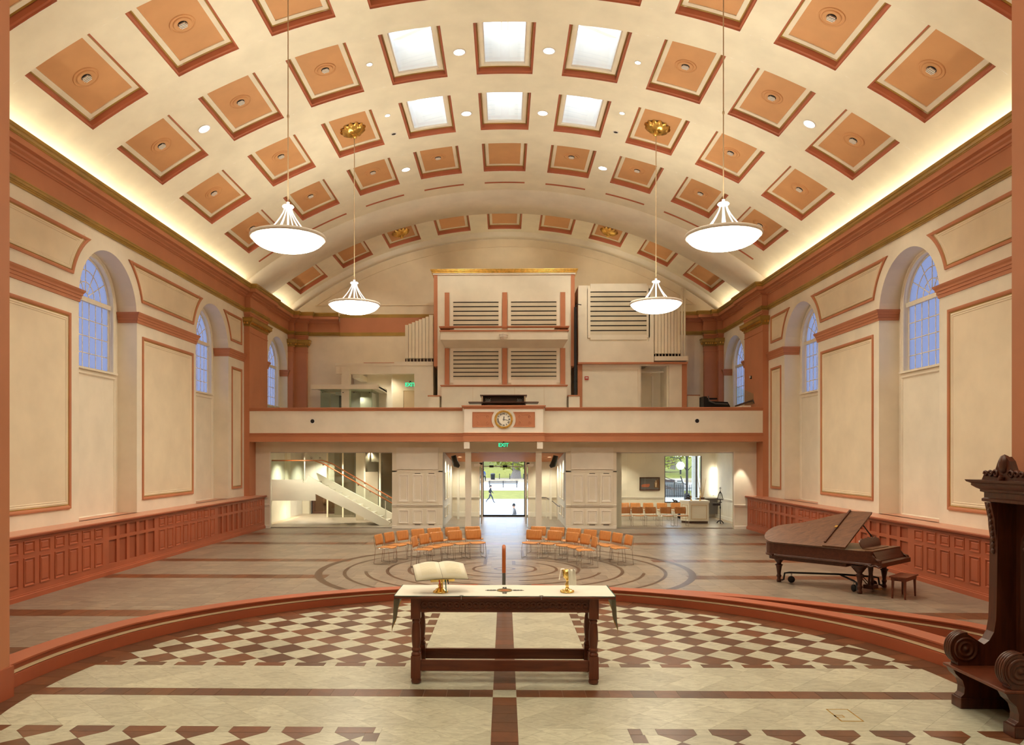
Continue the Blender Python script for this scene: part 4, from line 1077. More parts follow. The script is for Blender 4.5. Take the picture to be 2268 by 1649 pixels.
# two slender columns with block brackets below the clock bay
for x in (-1.39, 1.30):
    c = struct('column_%s' % ('left' if x < 0 else 'right'), bx(x-.11, x+.11, YW-.05, YW+.17, 0, 2.95), 'white_trim')
    o = MB(); o.sweep([(x+.11,YW-.05),(x-.11,YW-.05)], [(0,2.86),(.02,2.87),(.03,2.92),(0,2.93)], XYp); obj('capital', o, 'white_trim', c)
    obj('bracket_block', bx(x-.105, x+.105, YC-.02, YC+.25, 3.03, 3.28), 'white_trim', c)
# glazed screens
def screen(name, joints, y, x0, x1, z1, label=None):
    w = struct(name, bx(x0, x1, y-.01, y+.01, z1-.03, z1), 'steel')
    js = [x0]+joints+[x1]
    for a, b in zip(js, js[1:]):
        obj('pane', bx(a+.004, b-.004, y-.006, y+.006, .03, z1-.03), 'clear_glass', w)
    obj('floor_channel', bx(x0, x1, y-.02, y+.02, 0, .03), 'steel', w)
    return w
screen('window_7', [-8.39, -7.8, -6.95, -5.9], YW+.12, -9.0, -4.30, 2.91)
screen('window_8', [4.65, 5.36, 7.23, 7.81, 8.28], YW+.12, 4.255, 8.70, 2.90)
o = screen('window_9', [-1.39], YW+.12, -2.36, -1.0, 2.91); o = screen('window_10', [1.30], YW+.12, .97, 2.33, 2.91)
struct('window_11', bx(-1.0, .97, YW+.114, YW+.126, 2.57, 2.91), 'clear_glass')
# open glass entrance leaves folded in with pull handles and closers
for x, nm in ((-.95, 'left'), (.89, 'right')):
    d = struct('door_2' if x < 0 else 'door_3', bx(x-.008, x+.008, YW+.15, YW+1.05, .05, 2.5), 'green_glass')
    o = MB(); sx = 1 if x < 0 else -1
    o.tube([(x+sx*.06,YW+.25,.15),(x+sx*.06,YW+.25,2.3)], .018, 8); 
    for z in (.4, 1.2, 2.0): o.tube([(x,YW+.25,z),(x+sx*.06,YW+.25,z)], .01, 6)
    obj('pull_handle', o, 'chrome', d)
    o = bx(x-.02-.2*sx, x+.02, YW+.1, YW+.2, 2.36, 2.46) if sx > 0 else bx(x-.02, x+.22, YW+.1, YW+.2, 2.36, 2.46); obj('closer', o, 'white_trim', d)
    o = bx(x-.03, x+.03+.05, YW+.7, YW+.9, 2.42, 2.5); obj('patch_fitting', o, 'black', d)
# vestibule -----------------------------------------------------------------
V0, V1, YV = -2.38, 2.36, 34.7
m = MB(); m.box(V0-.08, V0, YW+.2, YV, 0, 3.2); m.box(V1, V1+.08, YW+.2, YV, 0, 3.2); m.box(V0, -1.0, YV, YV+.15, 0, 3.2); m.box(.94, V1, YV, YV+.15, 0, 3.2); m.box(-1.0, .94, YV, YV+.15, 2.75, 3.2)
vest = struct('wall_vestibule', m, 'cream')
o = MB(); o.add([(V0,YW+.2,3.0),(V1,YW+.2,3.0),(V1,YV,2.52),(V0,YV,2.52),(V0,YW+.2,3.15),(V1,YW+.2,3.15),(V1,YV,3.15),(V0,YV,3.15)], [(0,3,2,1),(4,5,6,7),(0,1,5,4),(1,2,6,5),(2,3,7,6),(3,0,4,7)])
sof = struct('ceiling_vestibule', o, 'soffit_wood')
n = 9
for k in range(n):
    y = YW+.25+(YV-YW-.3)*k/n; z = 3.0-.48*(y-YW-.2)/(YV-YW-.2); y2 = y+(YV-YW-.3)/n-.03; z2 = 3.0-.48*(y2-YW-.2)/(YV-YW-.2)
    o = MB(); o.add([(V0,y,z-.002),(V1,y,z-.002),(V1,y2,z2-.002),(V0,y2,z2-.002),(V0,y,z-.022),(V1,y,z-.022),(V1,y2,z2-.022),(V0,y2,z2-.022)], [(0,1,2,3),(4,7,6,5),(0,4,5,1),(1,5,6,2),(2,6,7,3),(3,7,4,0)]); obj('plank', o, 'soffit_wood', sof)
for x in (-1.9, 1.9):
    t = thing('recessed_light', 'small recessed light in the wooden porch ceiling, %s of the doors' % ('left' if x < 0 else 'right'), 'light', (x, 32.2, 2.695)); o = MB(); o.lathe([(.09,.0),(.09,-.01),(.06,-.012)], 16, cap=False); obj('trim_ring', o, 'vent_white', t); o = MB(); o.lathe([(.06,-.008),(0,-.008)], 16); obj('lens', o, 'lamp_disc', t)
    t = thing('curved_bracket', 'dark curved timber bracket at the %s end of the wooden porch ceiling' % ('left' if x < 0 else 'right'), 'bracket', (x*1.06, 30.4, 2.16)); o = MB(); sg = 1 if x < 0 else -1
    o.tube([(-.03*sg,0,.62),(.02*sg,0,.4),(.08*sg,0,.25),(.2*sg,0,.17)], [.10,.12,.13,.06], 10); obj('bracket', o, 'black', t)
o = MB()
for s, xa in ((1, V0), (-1, V1)):
    p = [(xa,YV-.0),(xa,YW+.3)]
    rail = [(0,.80),(.03,.81),(.035,.84),(.06,.87),(.06,.895),(0,.90)]; base = [(0,0),(.025,0),(.025,.18),(.01,.2),(0,.2)]
    for pr in (rail, base):
        o.sweep(p if s < 0 else p[::-1], pr, XYp)
o.sweep([(-1.0,YV),(V0,YV)], [(0,.80),(.03,.81),(.06,.87),(.06,.9),(0,.905)], XYp); o.sweep([(V1,YV),(.94,YV)], [(0,.80),(.03,.81),(.06,.87),(.06,.9),(0,.905)], XYp)
o.sweep([(-1.0,YV),(V0,YV)], [(0,0),(.025,0),(.025,.2),(0,.21)], XYp); o.sweep([(V1,YV),(.94,YV)], [(0,0),(.025,0),(.025,.2),(0,.21)], XYp)
obj('dado_molding', o, 'white_trim', vest)
o = MB()
for xa, s in ((V0, 1), (V1, -1)):
    for y in (30.2, 31.6): 
        X = lambda a, b, h, xa=xa, s=s: (xa+s*h, a, b)
        o.sweep([(y,.3),(y+1.0,.3),(y+1.0,.72),(y,.72)], [(0,0),(0,.02),(.03,.02),(.04,0)], X, True); o.sweep([(y,1.0),(y+1.0,1.0),(y+1.0,2.1),(y,2.1)], [(0,0),(0,.02),(.03,.02),(.04,0)], X, True)
obj('wall_panel', o, 'cream_panel', vest)
o = MB()
for x in (V0+.35, V1-.35): o.box(x-.05, x+.05, 33.2, 33.3, .0, 2.2)
obj('jamb_post', o, 'white_trim', vest)
t = thing('handrail', 'curved metal handrail at the right side of the entrance porch', 'handrail', (1.6, 34.0, 0)); o = MB(); o.tube([(-.0,0,.92),(.25,-.2,.92),(.5,-.8,.78),(.7,-1.4,.62),(.75,-1.6,.62)], .02, 8); obj('rail', o, 'dark_grey', t); o = MB(); o.tube([(.68,-1.3,.65),(.68,-1.3,0)], .018, 8); o.tube([(.25,-.2,.92),(.25,-.2,0)], .018, 8); obj('post', o, 'white_trim', t)
dt = struct('door_4', bx(-1.0, .94, YV-.02, YV+.12, -.02, .08), 'black'); o = bx(-1.0,-.95,YV,YV+.1,.03,2.75); o.box(.89,.94,YV,YV+.1,.03,2.75); obj('jamb', o, 'dark_grey', dt)
obj('transom_bar', bx(-.95, .89, YV, YV+.06, 2.27, 2.31), 'steel', dt); obj('transom_glass', bx(-.95, .89, YV+.02, YV+.03, 2.31, 2.75), 'clear_glass', dt)
for x in (-.6, .02): obj('patch_fitting', bx(x-.1, x+.1, YV-.03, YV+.05, 2.24, 2.34), 'black', dt)
# stair hall at left ---------------------------------------------------------
m = MB(); m.box(-9.9, -9.73, YW+.2, 36.6, -.1, 3.3); m.box(-9.8, -4.2, 36.5, 36.6, 0, 3.3); m.box(-4.28, -4.2, YW+.2, 36.5, 0, 3.3)
hall = struct('wall_stair_hall', m, 'grey_plaster'); struct('floor_stair_hall', bx(-9.8, -2.3, 34.8, 36.6, -.1, -.002), 'tile_nave')
struct('ceiling_stair_hall', bx(-9.8, -4.2, YW+.2, 36.6, 3.1, 3.2), 'cream')
stair = thing('staircase', 'white staircase with glass balustrades and wooden rails behind the left glass screen', 'stairs', (-7.0, 30.2, 0))
sx0 = -7.0
LX = lambda a, b, h: (a-sx0, h, b)
ZL = 1.72
o = MB(); o.prism([(-9.7,.98),(-7.55,.98),(-7.55,1.25),(-4.98,0),(-4.62,0),(-4.55,.12),(-7.85,1.98),(-7.95,ZL),(-9.7,ZL)], LX, 0, .12); obj('stringer', o, 'white_trim', stair)
o = MB(); o.prism([(-7.55,1.15),(-5.15,0),(-4.4,.0),(-4.35,.2),(-7.85,2.06)], LX, 1.35, 1.47); obj('stringer', o, 'white_trim', stair)
obj('landing', bx(-9.7-sx0, -7.8-sx0, .12, 1.47, 1.55, ZL), 'white_trim', stair)
for k in range(11):
    x1 = -4.72-.29*k; z = .157*(k+1); obj('tread', bx(x1-.3-sx0, x1-sx0, .12, 1.35, z-.04, z), 'marble', stair); obj('riser', bx(x1-.012-sx0, x1-sx0, .12, 1.35, z-.157, z-.04), 'white_trim', stair)
for h0 in (.02, 1.40):
    o = MB(); o.prism([(-7.9,2.0),(-4.7,.2),(-4.7,1.0),(-7.9,2.85)], LX, h0, h0+.014); obj('balustrade_glass', o, 'clear_glass', stair)
    o = MB(); o.tube([LX(-9.7,2.58,h0-.05),LX(-7.6,2.58,h0-.05),LX(-7.2,2.45,h0-.05),LX(-4.45,.87,h0-.05),LX(-4.35,.86,h0-.05)], .022, 8); obj('handrail', o, 'rail_wood', stair)
    o = MB()
    for k in range(7):
        a = -7.7+.47*k; b = 2.48-.57*(a+7.2)-.08; o.T = Matrix.Translation(LX(a, b, h0-.02)) @ RX90; o.lathe([(.04,0),(.04,.02),(0,.022)], 12)
    o.T = None; obj('standoff', o, 'chrome', stair)
obj('balustrade_glass', bx(-9.7-sx0, -8.0-sx0, .02, .034, ZL, 2.62), 'green_glass', stair); obj('curb_glass_channel', bx(-9.6-sx0,-8.05-sx0,0,.06,ZL,ZL+.1), 'white_trim', stair)
obj('newel', bx(-8.0-sx0, -7.96-sx0, .0, .04, ZL, 2.9), 'white_trim', stair); o = MB(); o.tube([LX(-4.75,.1,.02),LX(-4.75,.98,.02)], .018, 8); o.tube([LX(-4.68,.1,1.4),LX(-4.68,.98,1.4)], .018, 8); obj('newel', o, 'white_trim', stair)
struct('column_hall', bx(-6.4, -6.05, 32.6, 32.95, 0, 3.1), 'cream')
# glass lift shaft beyond
lift = thing('glass_lift_shaft', 'dark glazed lift shaft with pale posts behind the staircase', 'lift', (-6.4, 34.2, 0))
for x0, x1 in ((-1.6,-.9),(-.9,-.02),(.05,.75),(.8,1.5)): obj('glass_panel', bx(x0+.02, x1-.02, 0, .02, 0, 3.1), 'smoke_glass', lift)
for x in (-1.6, -.9, 1.5): obj('mullion', bx(x-.03, x+.03, -.03, .05, 0, 3.1), 'cream_panel', lift)
obj('mullion', bx(.74, .82, -.04, .06, 0, 3.1), 'white_trim', lift); obj('cab_back', bx(-1.6, 1.5, 1.4, 1.45, 0, 3.1), 'taupe', lift); obj('guide_rail', bx(.2,.26,.6,.7,0,3.1), 'steel', lift); obj('guide_rail', bx(-.5,-.44,.6,.7,0,3.1), 'steel', lift)
obj('cab', bx(.15, .72, .4, 1.2, 1.9, 2.5), 'grey_plaster', lift); obj('door_leaf', bx(.1, .7, -.06, -.02, .02, 2.05), 'taupe', lift)
t = thing('bronze_relief_door', 'dark bronze panelled door in the passage under the stairs', 'door panel', (-8.6, 36.4, 0)); obj('leaf', bx(-.62, .62, 0, .06, 0, 1.22), 'bronze', t); o = MB(); o.sweep([(-.62,.0),(.62,0),(.62,1.22),(-.62,1.22)], [(0,0),(0,.05),(.09,.05),(.1,0)], lambda a,b,h:(a,-h,b), True); obj('frame', o, 'dark_wood', t); o = MB(); o.sphere((0,-.02,.62), .14, 10, 0, 1.6); o.sphere((.1,-.02,.9), .08, 8); obj('relief', o, 'bronze', t)
t = thing('passage_door', 'pale half-glazed door at the far left of the passage under the stairs', 'door', (-9.52, 36.35, 0)); obj('leaf', bx(-.2,.24,0,.05,0,.85), 'cream', t); obj('leaf', bx(-.2+.0,.1,.0,.04,.86,.9), 'white_trim', t); obj('edge', bx(.24,.27,-.1,.1,0,.9), 'dark_grey', t)
w = struct('window_12', bx(-7.75, -6.95, 36.45, 36.5, .55, 1.25), 'frosted_glass'); o = MB(); o.sweep([(-7.75,.55),(-6.95,.55),(-6.95,1.25),(-7.75,1.25)], [(0,0),(0,.04),(-.05,.04),(-.05,0)], lambda a,b,h:(a,36.45-h,b), True); obj('window_frame', o, 'dark_grey', w); obj('window_sill', bx(-7.9,-6.8,36.3,36.45,.42,.52), 'white_trim', w)
# chapel at right --------------------------------------------------------------
WX0, WX1 = 7.27, 8.95
m = MB(); m.box(9.57, 9.76, YW+.2, 34.8, 0, 3.2); m.box(4.2, WX0, 34.7, 34.85, 0, 3.2); m.box(WX1, 9.76, 34.7, 34.85, 0, 3.2); m.box(WX0, WX1, 34.7, 34.85, 2.76, 3.2); m.box(WX0, WX1, 34.7, 34.85, 0, .62); m.box(4.18, 4.50, YW+.35, 34.7, 0, 3.2)
chap = struct('wall_chapel', m, 'cream'); struct('ceiling_chapel', bx(4.2, 9.76, YW+.2, 34.8, 2.95, 3.05), 'cream')
o = MB()
o.sweep([(WX0-.05,34.7),(4.26,34.7)], [(0,.82),(.03,.83),(.05,.89),(.05,.915),(0,.92)], XYp); o.sweep([(9.62,34.7),(WX1+.05,34.7)], [(0,.82),(.03,.83),(.05,.89),(.05,.915),(0,.92)], XYp)
o.sweep([(9.57,29.3),(9.57,34.7)], [(0,.82),(.03,.83),(.05,.89),(.05,.915),(0,.92)], XYp); o.sweep([(WX0-.05,34.7),(4.26,34.7)], [(0,0),(.02,0),(.02,.14),(0,.15)], XYp); o.sweep([(9.57,29.3),(9.57,34.7)], [(0,0),(.02,0),(.02,.14),(0,.15)], XYp)
obj('dado_molding', o, 'white_trim', chap)
cw = struct('window_13', bx(WX0, WX1, 34.78, 34.79, .62, 2.76), 'clear_glass'); o = bx(WX0, WX0+.04, 34.74, 34.82, .62, 2.76); o.box(WX0,WX1,34.74,34.82,.62,.68); o.box(WX1-.04,WX1,34.74,34.82,.62,2.76); o.box(WX1-.26,WX1-.18,34.74,34.82,.62,2.76); obj('window_frame', o, 'dark_grey', cw)
pic = thing('painting', 'dark framed painting of a boat and a pale figure on the chapel wall', 'painting', (6.59, 34.68, 1.5)); obj('canvas', bx(-.43,.43,-.02,0,-.27,.27), 'dark_grey', pic)
o = MB(); o.sweep([(-.46,-.30),(.46,-.30),(.46,.30),(-.46,.30)], [(0,0),(0,.04),(.035,.04),(.045,.02)], lambda a,b,h:(a,-h,b), True); obj('frame', o, 'dark_wood', pic)
o = MB(); o.prism([(-.36,-.15),(-.05,-.15),(.02,-.05),(-.02,.0),(-.3,-.02),(-.38,-.06)], lambda a,b,h:(a,-h,b), .02, .024); obj('painted_boat', o, 'coffer_red', pic)
o = MB(); o.prism([(.2,-.18),(.42,-.18),(.42,.2),(.3,.2),(.2,.05)], lambda a,b,h:(a,-h,b), .02, .023); obj('painted_shore', o, 'bronze', pic)
o = MB(); o.sphere((.28,-.026,.12), .035, 8); o.prism([(.25,-.15),(.31,-.15),(.33,.07),(.23,.07)], lambda a,b,h:(a,-h,b), .024, .028); obj('painted_figure', o, 'tan_trim', pic)
# wall sconces and a lit niche
def sconce(x, y, z, label, ry=0):
    t = thing('wall_sconce', label, 'wall light', (x, y, z)); o = MB(); o.lathe([(.09,-.62),(.10,-.60),(.10,.60),(.09,.62)], 14); obj('shade', o, 'sconce_light', t); o = MB(); o.lathe([(.03,-.66),(.05,-.63),(.05,-.62)], 10); obj('bottom_cap', o, 'chrome', t); return t
sconce(9.44, 34.55, 1.62, 'tall glowing wall light right of the chapel window'); sconce(4.605, 31.0, 1.62, 'tall glowing wall light on the left chapel wall')
# ================================================================ altar table and what lies on it
TZ = CH
tb = thing('altar_table', 'long dark mahogany altar table with turned legs and carved apron', 'table', (0, 8.45, TZ))
o = bx(-1.18, 1.18, -.37, .36, .925, .955); bevel(obj('tabletop', o, 'mahogany', tb), .012, 3)
def turned_leg():
    m = MB(); b = .052
    m.lathe([(.036,0),(.05,.005),(.056,.025),(.05,.05),(.044,.058)], 20); m.box(-b, b, -b, b, .058, .30)
    m.lathe([(.050,.30),(.054,.315),(.046,.33),(.038,.34),(.050,.355),(.050,.37),(.040,.385),(.046,.43),(.051,.48),(.049,.56),(.042,.63),(.036,.655),(.044,.665),(.044,.68),(.036,.69),(.042,.70)], 20, cap=False)
    m.box(-b, b, -b, b, .70, .925); return m.mesh('leg', ['mahogany_vertical'])
LM = turned_leg()
for x in (-.955, .955):
    for y in (-.255, .235):
        l = sub('leg', LM, tb); l.location = (x, y, 0); bevel(l, .004)
for y in (-.285, .24): obj('apron', bx(-.903, .903, y, y+.03, .77, .925), 'mahogany', tb)
for x in (-.98, .95): obj('apron', bx(x, x+.03, -.20, .18, .77, .925), 'mahogany_vertical', tb)
o = MB(); 
for k in range(26):
    x = -.86+.0688*k; o.tube([(x+.038*cos(t*pi/6), -.288, .845+.038*sin(t*pi/6)) for t in range(12)], .006, 4, closed=True)
    o.T = Matrix.Translation((x, -.286, .845)) @ RX90; o.lathe([(.016,0),(.014,.007),(.0,.01)], 8); o.T = None
obj('carved_guilloche', o, 'mahogany', tb, kind='stuff')
o = bx(-.89, .89, -.289, -.284, .79, .797); o.box(-.89,.89,-.289,-.284,.893,.90); obj('apron_bead', o, 'mahogany', tb)
for y in (-.28, .22): bevel(obj('stretcher', bx(-.905, .905, y, y+.045, .135, .25), 'mahogany', tb), .004)
for x in (-.98, .935): bevel(obj('stretcher', bx(x, x+.045, -.205, .185, .135, .25), 'mahogany_vertical', tb), .004)
# runner
cl = thing('altar_cloth', 'white embroidered altar cloth with green-edged ends hanging off the mahogany table', 'altar cloth', (0, 8.45, TZ+.955))
o = MB(); vs = []; nx, ny = 48, 12
for i in range(nx+1):
    for j in range(ny+1):
        x = -1.175+2.35*i/nx; y = -.360+.69*j/ny; vs.append((x, y, .0035+.0015*sin(x*9+y*4)*(1 if j else .3)))
fs = [(i*(ny+1)+j, (i+1)*(ny+1)+j, (i+1)*(ny+1)+j+1, i*(ny+1)+j+1) for i in range(nx) for j in range(ny)]; o.add(vs, fs, 0, True); obj('top_panel', o, 'linen', cl)
o = MB(); o.tube([(-1.175,-.362,.002)]+[(-1.175+2.35*k/30, -.362-.004*sin(k*.9), .001-.004*abs(sin(k*.35))) for k in range(1,30)]+[(1.175,-.362,.002)], .0045, 5); o.tube([(1.177,-.360,.003),(1.177,.33,.003)], .005, 5); o.tube([(-1.177,-.360,.003),(-1.177,.33,.003)], .004, 5); obj('green_piping', o, 'green_ribbon', cl)
for sx in (-1, 1):
    o = MB(); vs = []; 
    for i in range(9):
        for j in range(10):
            t = j/9; y = -.37+.70*i/8; L = .37-.21*i/8
            z = .0-L*t; x = sx*(1.178+.008*t*sin(i*1.3)+.02*t); vs.append((x, y, z))
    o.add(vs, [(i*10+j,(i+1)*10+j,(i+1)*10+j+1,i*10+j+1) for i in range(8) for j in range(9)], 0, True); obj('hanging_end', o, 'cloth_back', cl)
    o = MB(); vs = []
    for i in range(9):
        L = .37-.21*i/8; y = -.37+.70*i/8
        for d in (0, .09): vs.append((sx*(1.202+.008*sin(i*1.3)), y, -L+.04-d*.8))
    o.add(vs, [(2*i,2*i+1,2*i+3,2*i+2) for i in range(8)], 0, True); obj('gold_fringe', o, 'fringe', cl)
o = MB()
for qx, qy in ((1,0),(-1,0),(0,1),(0,-1)):
    for q in range(3):
        c0 = .115+.034*q; rr = .022-.004*q
        for sg in (-1, 1):
            o.tube([(qx*(c0+rr*cos(t*pi/5))+qy*sg*(.014+rr*.5*sin(t*pi/5)), -.03+qy*(c0+rr*cos(t*pi/5))+qx*sg*(.014+rr*.5*sin(t*pi/5)), .0075) for t in range(10)], .0026, 4, closed=True)
    o.tube([(qx*.10, -.03+qy*.10, .0075), (qx*.215, -.03+qy*.215, .0075)], .0028, 4)
o.tube([(.085*cos(t*pi/9), -.03+.098*sin(t*pi/9), .0075) for t in range(18)], .0035, 4, closed=True); obj('embroidery', o, 'dark_grey', cl, kind='stuff')
o = MB(); o.prism([(.078*cos(t*pi/9), -.03+.088*sin(t*pi/9)) for t in range(18)], XYZ, .004, .0065); obj('emblem_ground', o, 'gold', cl)
o = MB(); o.prism([(.045*cos(t*pi/6), -.03+.05*sin(t*pi/6)) for t in range(12)], XYZ, .0065, .008); obj('emblem_center', o, 'coffer_red', cl)
for x in (-.46, .39):
    t = thing('cloth_clip', 'small wire clip holding the %s front edge of the altar cloth' % ('left' if x < 0 else 'right'), 'clip', (x, 8.075, TZ+.955)); o = MB(); o.tube([(-.02,.03,.008),(-.01,.0,.010),(.0,-.012,.006),(.0,-.014,-.03)], .0025, 5); o.tube([(.02,.03,.008),(.01,.0,.010),(.0,-.012,.006)], .0025, 5); obj('wire', o, 'steel', t)
    obj('pad', bx(-.02,.02,.02,.035,.006,.010), 'steel', t)
# open book on a brass stand
CT = TZ+.960
stn = thing('book_stand', 'brass pedestal book stand holding the open book on the altar', 'book stand', (-.70, 8.30, CT))
o = MB(); o.lathe([(.085,0),(.085,.008),(.075,.018),(.06,.024),(.05,.04),(.03,.048),(.022,.06),(.03,.075),(.022,.09),(.018,.11),(.03,.13),(.034,.145),(.02,.155),(.018,.17)], 24); obj('pedestal', o, 'brass', stn)
TB = Matrix.Rotation(radians(15), 4, 'Z') @ Matrix.Translation((0,-.01,.212)) @ Matrix.Rotation(radians(25), 4, 'X')
o = MB(); o.T = TB; o.box(-.17, .17, -.012, .0, -.02, .02) if False else o.box(-.13, .13, -.11, .14, -.024, -.018); o.box(-.13, .13, -.135, -.128, -.024, .004); o.box(-.03, .03, -.03, .03, -.08, -.024); obj('desk', o, 'brass', stn)
bk = thing('open_book', 'large open book with cream pages lying on the brass stand', 'book', (-.70, 8.30, CT))
def page(sx):
    o = MB(); vs = []; n = 10
    for i in range(n+1):
        t = i/n; x = sx*.285*t; h = .010+.045*sin(min(1, t*1.6)*pi*.5)*(1-t)**.8+.014*(1-t)
        for y in (-.12, .17): vs += [(x, y, h), (x, y, .0)]
    f = []
    for i in range(n):
        a = 4*i; b = a+4; f += [(a,a+2,b+2,b),(a,b,b+1,a+1),(a+2,a+3,b+3,b+2)]
    f += [(4*n,4*n+2,4*n+3,4*n+1)]; o.T = TB @ Matrix.Translation((0,0,.004)) @ Matrix.Rotation(radians(sx*3), 4, 'Y'); o.add(vs, f, 0, True); return o
for sx in (-1, 1): obj('page_block', page(sx), 'paper', bk)
o = MB(); o.T = TB; o.add([(-.29,-.125,-.014),(0,-.125,.002),(.29,-.125,-.014),(-.29,.175,-.014),(0,.175,.002),(.29,.175,-.014)], [(0,1,4,3),(1,2,5,4)]); obj('cover', o, 'dark_wood', bk)
o = MB(); o.T = TB
for sx in (-1, 1):
    for k in range(11): o.add([(sx*.05, .13-.02*k, .052-.0), (sx*.22, .13-.02*k, .030+.0), (sx*.22, .127-.02*k, .030), (sx*.05, .127-.02*k, .052)], [(0,1,2,3)])
obj('text_line', o, 'page_edge', bk, kind='stuff')
for x, mt, L in ((-.03,'red_ribbon',.10),(.0,'fringe',.15),(.035,'green_ribbon',.14),(.06,'denim',.05)):
    o = MB(); o.T = TB; p0 = TB @ Vector((x,-.125,.0)); o.T = None
    o.tube([tuple(p0), tuple(p0+Vector((.0,-.02,-.03))), tuple(p0+Vector((.005,-.01,-L)))], .006, 5); obj('ribbon', o, mt, bk)
# chalice under a draped napkin
ch = thing('chalice', 'brass chalice half covered by a white napkin on the altar', 'chalice', (.685, 8.33, CT))
o = MB(); o.lathe([(.075,0),(.078,.006),(.068,.016),(.05,.024),(.022,.04),(.015,.06),(.024,.078),(.024,.086),(.014,.10),(.012,.125),(.02,.14),(.04,.16),(.05,.19),(.055,.245),(.052,.245),(.046,.19),(.03,.165),(.0,.16)], 28); obj('cup', o, 'brass', ch)
o = MB()
for k in range(8): o.sphere((.066*cos(k*pi/4), .066*sin(k*pi/4), .014), .011, 8)
obj('gem', o, 'gilt', ch, kind='stuff')
np_ = thing('napkin', 'white linen napkin draped over the rim of the brass chalice', 'napkin', (.685, 8.33, CT))
def drape(x0, x1, sag, y):
    o = MB(); vs = []; n = 10
    for i in range(7):
        x = x0+(x1-x0)*i/6
        for j in range(n+1):
            t = j/n; s2 = t*(.11+sag); top = .056
            yy, zz = (-.02-.9*min(s2, .045), .252-.15*max(0, s2-.03)**1.2*2) if s2 < .045 else (-.066-.006*sin(i*1.8), .25-(s2-.045))
            vs.append((x+.01*sin(i*2+t*2), yy+y, zz))
    o.add(vs, [(i*(n+1)+j,(i+1)*(n+1)+j,(i+1)*(n+1)+j+1,i*(n+1)+j+1) for i in range(6) for j in range(n)], 0, True); return o
obj('front_fold', drape(.0, .085, .10, 0), 'linen', np_)
o = MB(); vs = []
for i in range(5):
    y = -.04+.02*i
    for j in range(9):
        t = j/8; s2 = t*.15; x = -.03-min(s2,.035) if s2 < .035 else -.065-.012*sin(i)*t-.018*t; z = .253 if s2 < .035 else .253-(s2-.035); vs.append((x, y, z))
o.add(vs, [(i*9+j,(i+1)*9+j,(i+1)*9+j+1,i*9+j+1) for i in range(4) for j in range(8)], 0, True); obj('side_fold', o, 'linen', np_)
# ---------------------------------------------------------------- handrail at the steps
hr = thing('handrail', 'curved wooden handrail on a dark post at the steps behind the altar', 'handrail', (-.012, 13.0, 0))
o = MB(); o.tube([(0,.55,.90),(0,.3,1.05),(0,.1,1.17),(0,.0,1.21),(0,-.07,1.20),(0,-.11,1.14),(0,-.12,1.0),(0,-.12,.78)], .032, 12); obj('rail', o, 'rail_wood', hr)
o = MB(); o.tube([(0,-.12,.78),(0,-.12,CH)], .03, 10); obj('post', o, 'dark_grey', hr); obj('post', MB().tube([(0,.5,.9),(0,.5,0)], .025, 10), 'dark_grey', hr); o = MB(); o.lathe([(.06,CH),(.06,CH+.015),(.03,CH+.02)], 16, (0,-.12,0)); obj('foot', o, 'dark_grey', hr)

# ================================================================ choir stall (pew) at right
pw = thing('choir_stall', 'tall dark carved wooden stall with scrolled arms at the right of the chancel', 'stall', (4.40, 7.13, TZ))
# local: x away from the hall centre (+ to wall), y depth; ends at y=-.44 (near) and +.42 (far)
fx = 0.0
def plate(poly, y0, y1, name, mat='pew_wood', par=None):
    o = MB(); o.prism(poly, lambda a,b,h:(a,h,b), y0, y1); return bevel(obj(name, o, mat, par or pw), .006)
def end(y0, y1, tall):
    leg = [(.03,0),(.03,.11),(.06,.14),(.065,.20),(.045,.27),(-.02,.33),(-.05,.385),(.62,.385),(.62,0)]
    e = plate(leg, y0, y1, 'stall_end')
    arm = [(.0,.415)]+[(.075+.135*cos(t), .575+.145*sin(t)) for t in [radians(235-9*k) for k in range(18)]]
    if tall: arm += [(.25,.62),(.30,.66),(.345,.74),(.365,.86),(.37,1.0),(.385,2.0),(.62,2.0),(.62,.415)]
    else: arm += [(.25,.62),(.33,.68),(.37,.8),(.385,2.0),(.62,2.0),(.62,.415)]
    a = plate(arm, y0, y1, 'arm')
    for yy, sg in ((y0, -1), (y1, 1)):
        o = MB(); o.T = Matrix.Translation((.075, yy, .575)) @ Matrix.Rotation(-sg*pi/2, 4, 'X')
        o.lathe([(.115,0),(.115,.012),(.10,.016),(.092,.004),(.075,.004),(.07,.014),(.055,.014),(.05,.004),(.022,.006),(.018,.016),(0,.018)], 28); obj('scroll_roundel', o, 'pew_wood', a)
    o = MB(); 
    for q in range(4): 
        yq = y0+(y1-y0)*(.12+.25*q); o.tube([(.075+.142*cos(t), yq, .575+.152*sin(t)) for t in [radians(235-9*k) for k in range(18)]], .012, 6)
    obj('arm_reed', o, 'pew_wood', a)
end(.33, .45, True); end(-.45, -.33, True)
bevel(obj('seat', bx(-.07, .60, -.47, .47, .385, .415), 'mahogany_vertical', pw), .01, 3)
bevel(obj('base_block', bx(.015, .62, .31, .47, 0, .10), 'pew_wood', pw), .006); bevel(obj('base_block', bx(.015, .62, -.47, -.31, 0, .10), 'pew_wood', pw), .006)
obj('under_panel', bx(.5, .56, -.33, .33, 0, .385), 'pew_wood', pw)
bp_ = obj('back_panel', bx(.56, .62, -.33, .33, .415, 2.1), 'pew_wood', pw)
o = MB(); Xb = lambda a, b, h: (.56-h, a, b)
po = [(-.24,.55),(.24,.55),(.24,1.55)]+[(.24*cos(t), 1.55+.24*sin(t)) for t in [pi*k/12 for k in range(1,12)]]+[(-.24,1.55)]
o.sweep(po, [(0,0),(0,.03),(.02,.035),(.04,.0)], Xb, True); obj('arched_molding', o, 'pew_wood', bp_)
o = MB()
